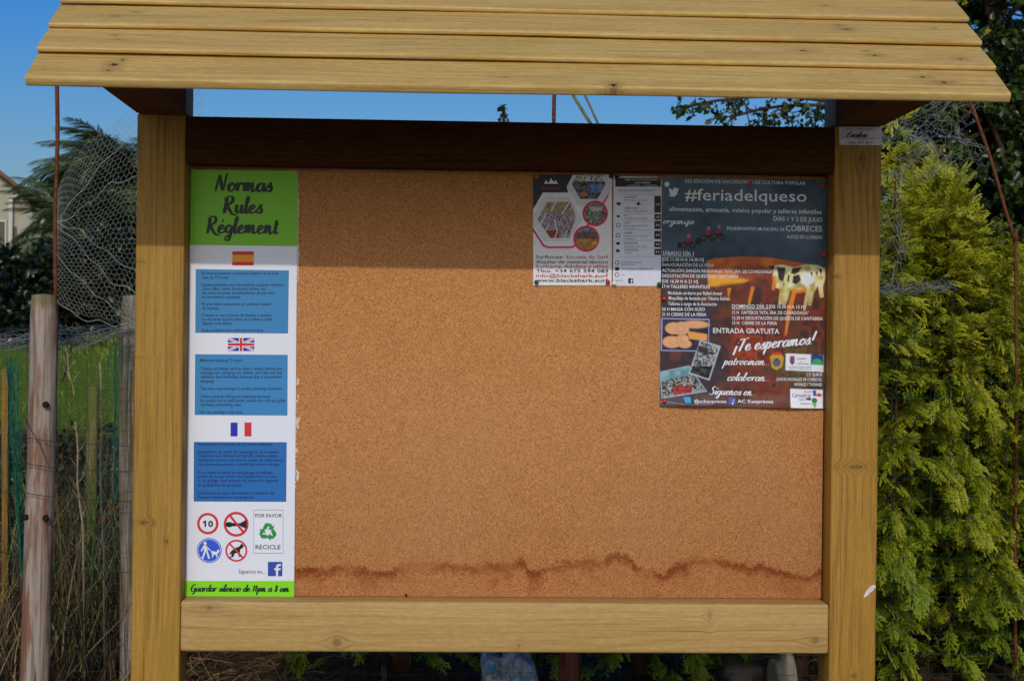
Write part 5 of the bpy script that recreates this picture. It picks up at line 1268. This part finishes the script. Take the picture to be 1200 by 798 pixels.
conifer(px_x(940, 1.58), 1.58, 0.38, 0.40, H0 + 0.22, 'conifer behind the cheese fair poster, its foot showing under the rail', 2000, 3, 0.5)
conifer(px_x(755, 1.55), 1.55, 0.40, 0.42, H0 + 0.15, 'conifer behind the middle of the cork panel, right of the brown stake', 2000, 4, 0.5)
conifer(px_x(475, 1.6), 1.6, 0.40, 0.42, H0 + 0.1, 'conifer behind the cork panel, the last of the hedge towards the left', 2000, 5, 0.5)
conifer(px_x(1400, 1.75), 1.75, 0.42, 0.42, H0 + 0.35, 'conifer of the hedge beyond the right edge', 3200, 6, 0.5)

def leaf_proto(seed, wdt=0.42):
    r = np.random.default_rng(seed); w = wdt * r.uniform(0.85, 1.15); c_ = r.uniform(0.05, 0.2)
    V = np.array([(0, 0, 0), (0.3, w * 0.8, 0.1), (0.7, w * 0.7, 0.06), (1, 0, -c_), (0.7, -w * 0.7, 0.06), (0.3, -w * 0.8, 0.1), (0.5, 0, -0.03)])
    F = np.array([(0, 6, 1), (1, 6, 2), (2, 6, 3), (3, 6, 4), (4, 6, 5), (5, 6, 0)]); return V, F, np.linspace(0.3, 1, 7)
LEAF = [leaf_proto(s_) for s_ in range(4)]
def leafy(root, centers, radii, base, trunk_r, leaf, per, rg, cols, mat, twig=True, droop=-0.2, yellow=0.0, limbs=0):
    """branches from base to every cluster centre with twigs and leaves round it"""
    b = B(); P, D, N = [], [], []
    base0 = np.asarray(base, float); LP = [base0]
    centers = [np.asarray(c_, float) for c_ in centers]
    for q in (centers[::max(1, len(centers) // limbs)] if limbs else []):      # main limbs, forked from the trunk
        mid = (base0 + q) / 2 + rg.normal(size=3) * 0.1 + (0, 0, 0.15); t_ = np.linspace(0, 1, 9)[:, None]; path = (1 - t_) ** 2 * base0 + 2 * t_ * (1 - t_) * mid + t_ ** 2 * q
        b.tube(path, np.linspace(trunk_r * 0.5, 0.006, 9), 6, False); LP += list(path[2:])
    LP = np.array(LP)
    for c_, r in zip(centers, radii):
        base = LP[np.argmin(np.linalg.norm(LP - c_, axis=1))] if limbs else base0
        mid = (base + c_) / 2 + rg.normal(size=3) * 0.2 * np.linalg.norm(c_ - base)
        t_ = np.linspace(0, 1, 7)[:, None]; path = (1 - t_) ** 2 * base + 2 * t_ * (1 - t_) * mid + t_ ** 2 * c_
        b.tube(path, np.linspace(trunk_r * (0.12 if limbs else 0.35), 0.003, 7), 5, False)
        nt = max(4, int(per / 16))
        for k in range(nt):
            d = rg.normal(size=3); d /= np.linalg.norm(d); s0 = c_ + rg.normal(size=3) * r * 0.15; e = s0 + d * r * rg.uniform(0.6, 1.15); mm_ = (s0 + e) / 2 + rg.normal(size=3) * r * 0.15
            b.tube([s0, mm_, e], [0.0035, 0.0025, 0.0012], 3, False)
            m = int(per / nt); tt = rg.uniform(0.15, 1.0, m)[:, None]
            q = (1 - tt) ** 2 * s0 + 2 * tt * (1 - tt) * mm_ + tt ** 2 * e
            P.append(q + rg.normal(size=(m, 3)) * leaf * 0.25); D.append(rg.normal(size=(m, 3)) * 0.8 + d * 0.6 + (0, 0, droop)); N.append(rg.normal(size=(m, 3)) * 0.6 + (0, -0.3, 0.7))
    P = np.concatenate(P); D = np.concatenate(D); N = np.concatenate(N); n = len(P); hv = rg.random(n); yl = rg.random(n) < yellow
    A, C = lin(cols[0]), lin(cols[1])
    def colf(idx, Tp):
        k = hv[idx][:, None, None]; c_ = A * (1 - k) + C * k; c_ = np.where(yl[idx][:, None, None], lin((186, 160, 30)), c_); return c_ * np.ones((1, len(Tp), 1))
    v, f, cs = scatter(LEAF, P, frames(D, N), rg.uniform(0.7, 1.2, n) * leaf, rg, colf)
    obj('crown', v, f, mat, root, cols=cs); b.obj('branches', M_bark, root, True)
rg = np.random.default_rng(21)
YT_ = 4.4
tb = at(1255, 399, YT_); gz = float(ground_h(0, YT_))
tree = empty('broadleaf_tree', (tb[0], YT_, gz), 'dark green broadleaf tree rising behind the right end of the roof', 'tree')
b = B(); b.tube([(tb[0], YT_, gz - 0.2), (tb[0] - 0.05, YT_, H0 - 0.2), (tb[0] + 0.03, YT_, H0 + 0.5), (tb[0], YT_, H0 + 1.3)], [0.12, 0.10, 0.08, 0.04], 10); b.obj('trunk', M_bark, tree, True)
C_, Rr = [], []
for i in range(34):
    C_.append(at(rg.uniform(1125, 1215), rg.uniform(-20, 130), YT_ + rg.uniform(-0.3, 0.9))); Rr.append(rg.uniform(0.10, 0.16))
for i in range(110):
    C_.append(at(rg.uniform(1015, 1215), rg.uniform(95, 345) , YT_ + rg.uniform(-0.3, 0.9))); Rr.append(rg.uniform(0.12, 0.2))
for i in range(430):
    x = rg.uniform(1030, 1480); y = rg.uniform(-330, 420)
    if y < 150 and x < 1130 and rg.random() < 0.35: continue
    if y < 0 and x < 1100 and rg.random() < 0.6: continue
    C_.append(at(x, y, YT_ + rg.uniform(-0.45, 0.9))); Rr.append(rg.uniform(0.12, 0.24))
for (x, y) in ((800, 126), (812, 134), (826, 128), (838, 138), (850, 124), (862, 136), (878, 130), (890, 140), (902, 126), (914, 136), (925, 128), (935, 138), (945, 124), (955, 134), (962, 126), (970, 140), (905, 150), (950, 150), (985, 132), (1005, 140), (1000, 160), (880, 155), (1015, 120)):
    C_.append(at(x, y, YT_ + rg.uniform(-0.2, 0.3))); Rr.append(0.085)
nG = 23
leafy(tree, C_[:-nG], Rr[:-nG], (tb[0], YT_, H0 + 0.1), 0.05, 0.046, 84, rg, ((22, 42, 16), (70, 92, 26)), M_broad, yellow=0.02, limbs=16)
leafy(tree, C_[-nG:], Rr[-nG:], at(1060, 150, YT_ + 0.1), 0.02, 0.034, 26, rg, ((30, 50, 20), (84, 100, 40)), M_broad, limbs=4)
# twig tip showing in the gap
tw_ = empty('sapling', tuple(at(590, 330, 3.0)), 'thin leafy sapling whose tip shows in the gap above the top beam', 'sapling')
bs = at(589, 300, 3.0); b = B(); b.tube([(bs[0], 3.0, float(ground_h(0, 3.0)) - .05), bs, at(590, 124, 3.0)], [0.012, 0.008, 0.002], 5); b.obj('trunk', M_bark, tw_)
rg = np.random.default_rng(5); C_ = [at(590 + rg.normal() * 1.0, y, 3.0) for y in (125, 130, 136, 142, 149, 158, 172, 190, 215)]
leafy(tw_, C_, [0.008] * 4 + [0.03] * 5, bs, 0.003, 0.017, 14, rg, ((24, 44, 30), (40, 66, 40)), M_broad)

# dark shrubs in front of the house and palm
rg = np.random.default_rng(33)
def shrub(px, Y, w, ztop_px, label, cols, n, leaf, name='shrub'):
    c0 = at(px, 399, Y); gz = float(ground_h(0, Y)); zt = at(px, ztop_px, Y)[2]
    root = empty(name, (c0[0], Y, gz), label, 'shrub', None); C_, R2 = [], []
    for i in range(n):
        a = rg.random() * 2 * PI; r = math.sqrt(rg.random()); h = rg.random(); k = math.sqrt(max(0.05, 1 - (h * 0.95) ** 2))
        C_.append((c0[0] + w * r * k * math.cos(a), Y + w * 0.6 * r * k * math.sin(a), gz + h * (zt - gz))); R2.append(w * 0.26)
    leafy(root, C_, R2, (c0[0], Y, gz + 0.1), 0.05, leaf, 90, rg, cols, M_broad)
DK = ((14, 24, 12), (34, 48, 20))
shrub(45, 22.0, 1.0, 292, 'dark shrub below the cream house at the far left', DK, 55, 0.12)
shrub(120, 21.5, 1.15, 285, 'dark shrub under the palm behind the netting', ((14, 24, 12), (48, 56, 22)), 70, 0.12)
shrub(190, 22.5, 1.2, 280, 'dark shrub behind the left post of the board', DK, 55, 0.12)
shrub(-20, 20.5, 0.9, 330, 'low dark shrub at the far left in front of the house', DK, 45, 0.12)
# far row of shrubs that closes the lawn behind the board
for i, (px, lab) in enumerate(((300, 'round green bush on the lawn behind the rules sign'), (430, 'round green bush on the lawn behind the left part of the cork'), (560, 'round green bush on the lawn behind the centre of the cork'), (700, 'round green bush on the lawn behind the surf flyer'), (850, 'round green bush on the lawn behind the fair poster'))):
    shrub(px, 22 + (i % 2), 1.2, 300 - 8 * (i % 3), lab, ((20, 34, 14), (52, 72, 24)), 34, 0.16, 'round_bush')

# ------------------------------------------------------------------ palm
def frond_mesh(seed):
    r = np.random.default_rng(seed); V, F, Cc = [], [], []; n = 52; L = 2.45
    # x outwards, z up, arching
    def path(t_): return np.array([L * (t_ - 0.18 * t_ ** 3), 0, 0.80 * t_ - 1.7 * t_ ** 2.1])
    for i in range(14):
        a, c_ = path(i / 14), path((i + 1) / 14); w = 0.042 * (1 - i / 16); b0 = len(V)
        for q in (a, c_): V += [q + (0, -w, 0), q + (0, w, 0), q + (0, 0, -w)]
        F += [(b0, b0 + 3, b0 + 4, b0 + 1), (b0 + 1, b0 + 4, b0 + 5, b0 + 2), (b0 + 2, b0 + 5, b0 + 3, b0)]; Cc += [lin((176, 178, 140))] * 6
    for i in range(n):
        t_ = 0.12 + 0.87 * i / n; p = path(t_); tg = path(t_ + 0.01) - p; tg /= np.linalg.norm(tg)
        ll = 0.46 * math.sin(PI * min(1, 0.12 + t_ * 0.86)) ** 0.6
        for s_ in (-1, 1):
            d = tg * 0.6 + np.array([0, s_ * 0.6, -0.35 + r.normal() * 0.16]); d /= np.linalg.norm(d); e = p + d * ll * 0.6; e2 = e + (d * 0.8 + np.array([0, 0, -0.5])) * ll * 0.5; w = tg * 0.019; b0 = len(V)
            V += [p - w, p + w, e + w * 0.9, e - w * 0.9, e2]; F += [(b0, b0 + 1, b0 + 2, b0 + 3), (b0 + 3, b0 + 2, b0 + 4, b0 + 4)]
            cc = (lin((62, 84, 34)) * (1 - t_ * 0.25) + lin((130, 138, 80)) * t_ * 0.25) * r.uniform(0.4, 1.15); Cc += [cc] * 5
    F = [q if len(set(q)) == 4 else q[:3] for q in F]
    me = meshdata('frond', np.array(V), F, False, np.array(Cc)); me.materials.append(M_palm); return me
M_palm = leafmat('leaf_palm', 0.5, 0.12, 0.4)
FM = [frond_mesh(s_) for s_ in range(5)]
def make_palm(px, py, YPm, n, sc, seed, label):
    rg = np.random.default_rng(seed); pc = at(px, py, YPm); gzp = float(ground_h(0, YPm))
    palm = empty('palm_tree', (pc[0], YPm, gzp), label, 'palm tree')
    b = B(); b.tube([(pc[0], YPm, gzp - .2), (pc[0], YPm, (gzp + pc[2]) / 2), (pc[0], YPm, pc[2] - 0.2), (pc[0], YPm, pc[2])], [0.34 * sc, 0.28 * sc, 0.30 * sc, 0.22 * sc], 12); b.obj('trunk', M_bark, palm, True)
    for i in range(n):
        o = bpy.data.objects.new('frond', FM[i % 5]); link(o, palm)
        el = math.radians(-25 + 95 * rg.random() ** 0.8); az = i * 2.399
        o.matrix_local = Matrix.Translation((0, 0, pc[2] - gzp + rg.uniform(-.1, .1))) @ Matrix.Rotation(az, 4, 'Z') @ Matrix.Rotation(-el, 4, 'Y') @ Matrix.Rotation(rg.uniform(-.5, .5), 4, 'X') @ Matrix.Scale(rg.uniform(0.85, 1.1) * sc, 4)
make_palm(160, 240, 27.0, 130, 1.0, 2, 'large feather palm behind the netting left of the board')
make_palm(96, 296, 25.0, 60, 0.78, 4, 'lower feather palm with drooping fronds in front of the cream house')

# ------------------------------------------------------------------ houses
YH = 34.0
def hp(px, py, Y=YH): p_ = at(px, py, Y); return (float(p_[0]), float(p_[2]))
house = empty('cream_house', (hp(-110, 400)[0], YH + 4, 1.2), 'cream rendered house with a gable roof at the far left edge', 'house')
M_rend = plain('cream_render', (168, 162, 142), 0.9, 0.1, 0.08, 1.5); M_tile = plain('roof_tiles', (120, 92, 78), 0.9, 0.1, 0.25, 3); M_glass = plain('window_glass', (40, 48, 54), 0.1, 0.6, 0.1)
M_trim = plain('pale_trim', (196, 190, 178), 0.7, 0.2, 0.05)
e1, e0, apx = hp(36, 236), hp(-256, 236), hp(-110, 122)
zb = 0.4; v = []
for y in (YH, YH + 9):
    sh = -0.36 * (y - YH); v += [(e0[0] + sh, y, zb), (e1[0] + sh, y, zb), (e1[0] + sh, y, e1[1]), (apx[0] + sh, y, apx[1]), (e0[0] + sh, y, e1[1])]
obj('wall', v, [(0, 1, 2, 3, 4), (9, 8, 7, 6, 5), (1, 6, 7, 2), (0, 4, 9, 5), (0, 5, 6, 1)], M_rend, house)
for (a, c_) in ((apx, hp(45, 244)), (hp(-265, 244), apx)):
    hi, lo_ = (a, c_) if a[1] > c_[1] else (c_, a); v = []
    for y in (YH - 0.35, YH + 9.3):
        sh = -0.36 * (y - YH); v += [(hi[0] + sh, y, hi[1] + 0.12), (lo_[0] + sh, y, lo_[1] + 0.12), (lo_[0] + sh, y, lo_[1] + 0.02), (hi[0] + sh, y, hi[1] + 0.02)]
    obj('roof', v, [(0, 1, 2, 3), (7, 6, 5, 4), (0, 4, 5, 1), (1, 5, 6, 2), (2, 6, 7, 3), (3, 7, 4, 0)], M_tile, house)
def boxpart(name, x0, y0, x1, y1, Ya, Yb, mat, par):
    a = hp(x0, y0, YH); c_ = hp(x1, y1, YH); return B().box(a[0], c_[0], Ya, Yb, c_[1], a[1]).obj(name, mat, par)
for (x0, x1) in ((-14, 8), (-120, -92), (-200, -172)):
    wdo = boxpart('window', x0, 258, x1, 306, YH - 0.06, YH - 0.002, M_trim, house); boxpart('pane', x0 + 2, 260, x1 - 2, 304, YH - 0.075, YH - 0.062, M_glass, wdo)
boxpart('window', 17, 266, 19.5, 292, YH - 0.05, YH - 0.002, M_glass, house)
boxpart('downpipe', 12.4, 225, 14.4, 420, YH - 0.14, YH - 0.04, M_trim, house)
boxpart('gutter', 11, 229, 24, 232.5, YH - 0.2, YH - 0.02, M_trim, house)
ann = empty('white_building', (hp(60, 400, 44)[0], 46, 0.8), 'low white building with a flat roof edge behind the palm', 'building')
a = at(38, 236, 44); c_ = at(84, 330, 44)
B().box(a[0], a[0] + 9, 44, 50, 0.4, a[2]).obj('wall', M_rend, ann); B().box(a[0] - 0.25, a[0] + 9.2, 43.7, 50.3, a[2] + 0.003, a[2] + 0.17).obj('roof', plain('white_fascia', (226, 226, 222), 0.7, 0.2, 0.05), ann)

# ------------------------------------------------------------------ dry brush, litter, grass
def strands(n, posf, Lf, colf, seed, lean=0.3, w=0.0016, seg=3, mat=M_dry, name='dry_brush', bendz=0.0, label=None):
    r = np.random.default_rng(seed); P0 = posf(r, n); L = Lf(r, n)
    d = np.stack([r.normal(size=n) * lean, r.normal(size=n) * lean, np.ones(n)], 1); d /= np.linalg.norm(d, axis=1)[:, None]; bend = r.normal(size=(n, 3)) * 0.25; bend[:, 2] -= bendz
    side = np.cross(d, r.normal(size=(n, 3))); side /= np.linalg.norm(side, axis=1)[:, None]; W_ = w * r.uniform(0.5, 1.6, n)
    rows = []
    for i in range(seg + 1):
        t_ = i / seg; c_ = P0 + d * (L * t_)[:, None] + bend * (L * t_ * t_)[:, None]; ww = (W_ * (1 - 0.8 * t_))[:, None]; rows += [c_ - side * ww, c_ + side * ww]
    v = np.stack(rows, 1); k = v.shape[1]; base = (np.arange(n) * k)[:, None]; f = np.concatenate([base + np.array([[2 * i, 2 * i + 1, 2 * i + 3, 2 * i + 2]]) for i in range(seg)])
    cs = np.repeat(colf(r, n)[:, None, :], k, 1).reshape(-1, 3); return v.reshape(-1, 3), f, cs
def colmix(*cs):
    K = np.array([lin(c_) for c_ in cs]); return lambda r, n: K[r.integers(0, len(K), n)] * r.uniform(0.6, 1.15, (n, 1))
def region(x0, x1, y0, y1):
    def fn(r, n): x = r.uniform(x0, x1, n); y = r.uniform(y0, y1, n); return np.stack([x, y, ground_h(x, y) - 0.01], 1)
    return fn
xl, xr = px_x(-20, 2), px_x(330, 2)
parts = [strands(2600, region(xl - 0.1, px_x(215, 2), 1.15, 3.2), lambda r, n: r.uniform(0.15, 0.62, n) * r.uniform(0.5, 1, n), colmix((126, 102, 70), (76, 60, 42), (166, 140, 102), (52, 42, 28), (40, 34, 20)), 1, 0.25, 0.0018),
         strands(2200, region(xl - 0.1, xr + .2, 1.1, 2.8), lambda r, n: r.uniform(0.05, 0.26, n), colmix((128, 96, 60), (84, 60, 40), (160, 130, 88)), 2, 1.3, 0.0016, bendz=0.5),
         strands(140, region(xl - 0.1, px_x(190, 2), 1.4, 3.6), lambda r, n: r.uniform(0.2, 0.5, n), colmix((90, 120, 30), (134, 150, 44), (66, 80, 24)), 3, 0.4, 0.003)]
# forked dark twigs
def join(parts):
    V, F, C2 = [], [], []; n0 = 0
    for v, f, cs in parts: V.append(v); F.append(f + n0); C2.append(cs); n0 += len(v)
    return np.concatenate(V), np.concatenate(F), np.concatenate(C2)
v, f, cs = join(parts); tag(obj('dry_brush', v, f, M_dry, cols=cs), 'tangle of dry brown stalks and brambles on the bank behind the left stake', 'brush', kind='stuff')
# litter under the board, flat straw
p2 = [strands(8500, region(xl, 3.2, 0.8, 3.2), lambda r, n: r.uniform(0.03, 0.14, n), colmix((134, 96, 62), (90, 62, 42), (166, 136, 96), (110, 66, 46)), 6, 2.6, 0.0016, bendz=0.9)]
v, f, cs = join(p2); tag(obj('straw_litter', v, f, M_dry, cols=cs), 'dead straw and leaf litter covering the bank below the rail', 'litter', kind='stuff')
p3 = [strands(15000, region(-5, -1.0, 8.5, 21), lambda r, n: r.uniform(0.03, 0.10, n), colmix((120, 142, 26), (158, 172, 50), (80, 104, 20), (140, 130, 70)), 7, 0.5, 0.006, mat=M_grassb)]
v, f, cs = join(p3); tag(obj('grass', v, f, M_grassb, cols=cs), 'bright green lawn grass on the slope behind the left stakes', 'grass', kind='stuff')
# bramble mass behind
rg = np.random.default_rng(77)
for (px, Y, w, zt, lab) in ((60, 4.2, 0.30, 520, 'low bramble with dull leaves between the two left stakes'), (135, 4.6, 0.34, 500, 'bramble with dull leaves beside the left post of the board'), (8, 4.0, 0.3, 560, 'bramble with dull leaves at the lower left corner')):
    c0 = at(px, 399, Y); gz = float(ground_h(0, Y)); root = empty('bramble', (c0[0], Y, gz), lab, 'bramble'); C_, R2 = [], []; ztp = at(px, zt, Y)[2]
    for i in range(26): C_.append((c0[0] + rg.normal() * w * .5, Y + rg.normal() * w * .4, gz + rg.random() * (ztp - gz))); R2.append(0.1)
    leafy(root, C_, R2, (c0[0], Y, gz), 0.01, 0.030, 60, rg, ((44, 36, 18), (84, 76, 34)), M_broad)
# single pale stalks that stand out
for (x0, y0, x1, y1, lab) in ((88, 494, 97, 640, 'pale leafless stalk leaning between the two left stakes'), (117, 424, 121, 690, 'tall thin pale stalk close to the bark covered stake'), (76, 405, 86, 463, 'short pale twig crossing the lawn behind the stake')):
    b = B(); P = [at(x0 + (x1 - x0) * t_ + 1.5 * math.sin(t_ * 9), y0 + (y1 - y0) * t_, 1.5) for t_ in np.linspace(0, 1, 9)]
    b.tube(P + ([P[-1] + (0.01, 0, -0.4)] if y1 > 600 else []), 0.0028, 5)
    for k in range(2, 7): b.tube([P[k], P[k] + (0.02 * (-1) ** k, 0, 0.03)], 0.001, 3)
    tag(b.obj('dead_stalk', plain('pale_stalk', (168, 146, 112), 0.9, 0.1, 0.2, 40)), lab, 'stalk')
b = B(); P = [at(x, y, 1.6) for x, y in ((88, 392), (84, 404), (80, 425), (73, 448))]; b.tube(P, [0.002, 0.003, 0.003, 0.002], 5); b.tube([P[1], at(78, 396, 1.6)], 0.0015, 4); b.tube([P[2], at(76, 412, 1.6)], 0.0015, 4)
tag(b.obj('dead_twig', plain('dark_twig', (46, 36, 28), 0.9)), 'dark forked twig in front of the green lawn', 'twig')
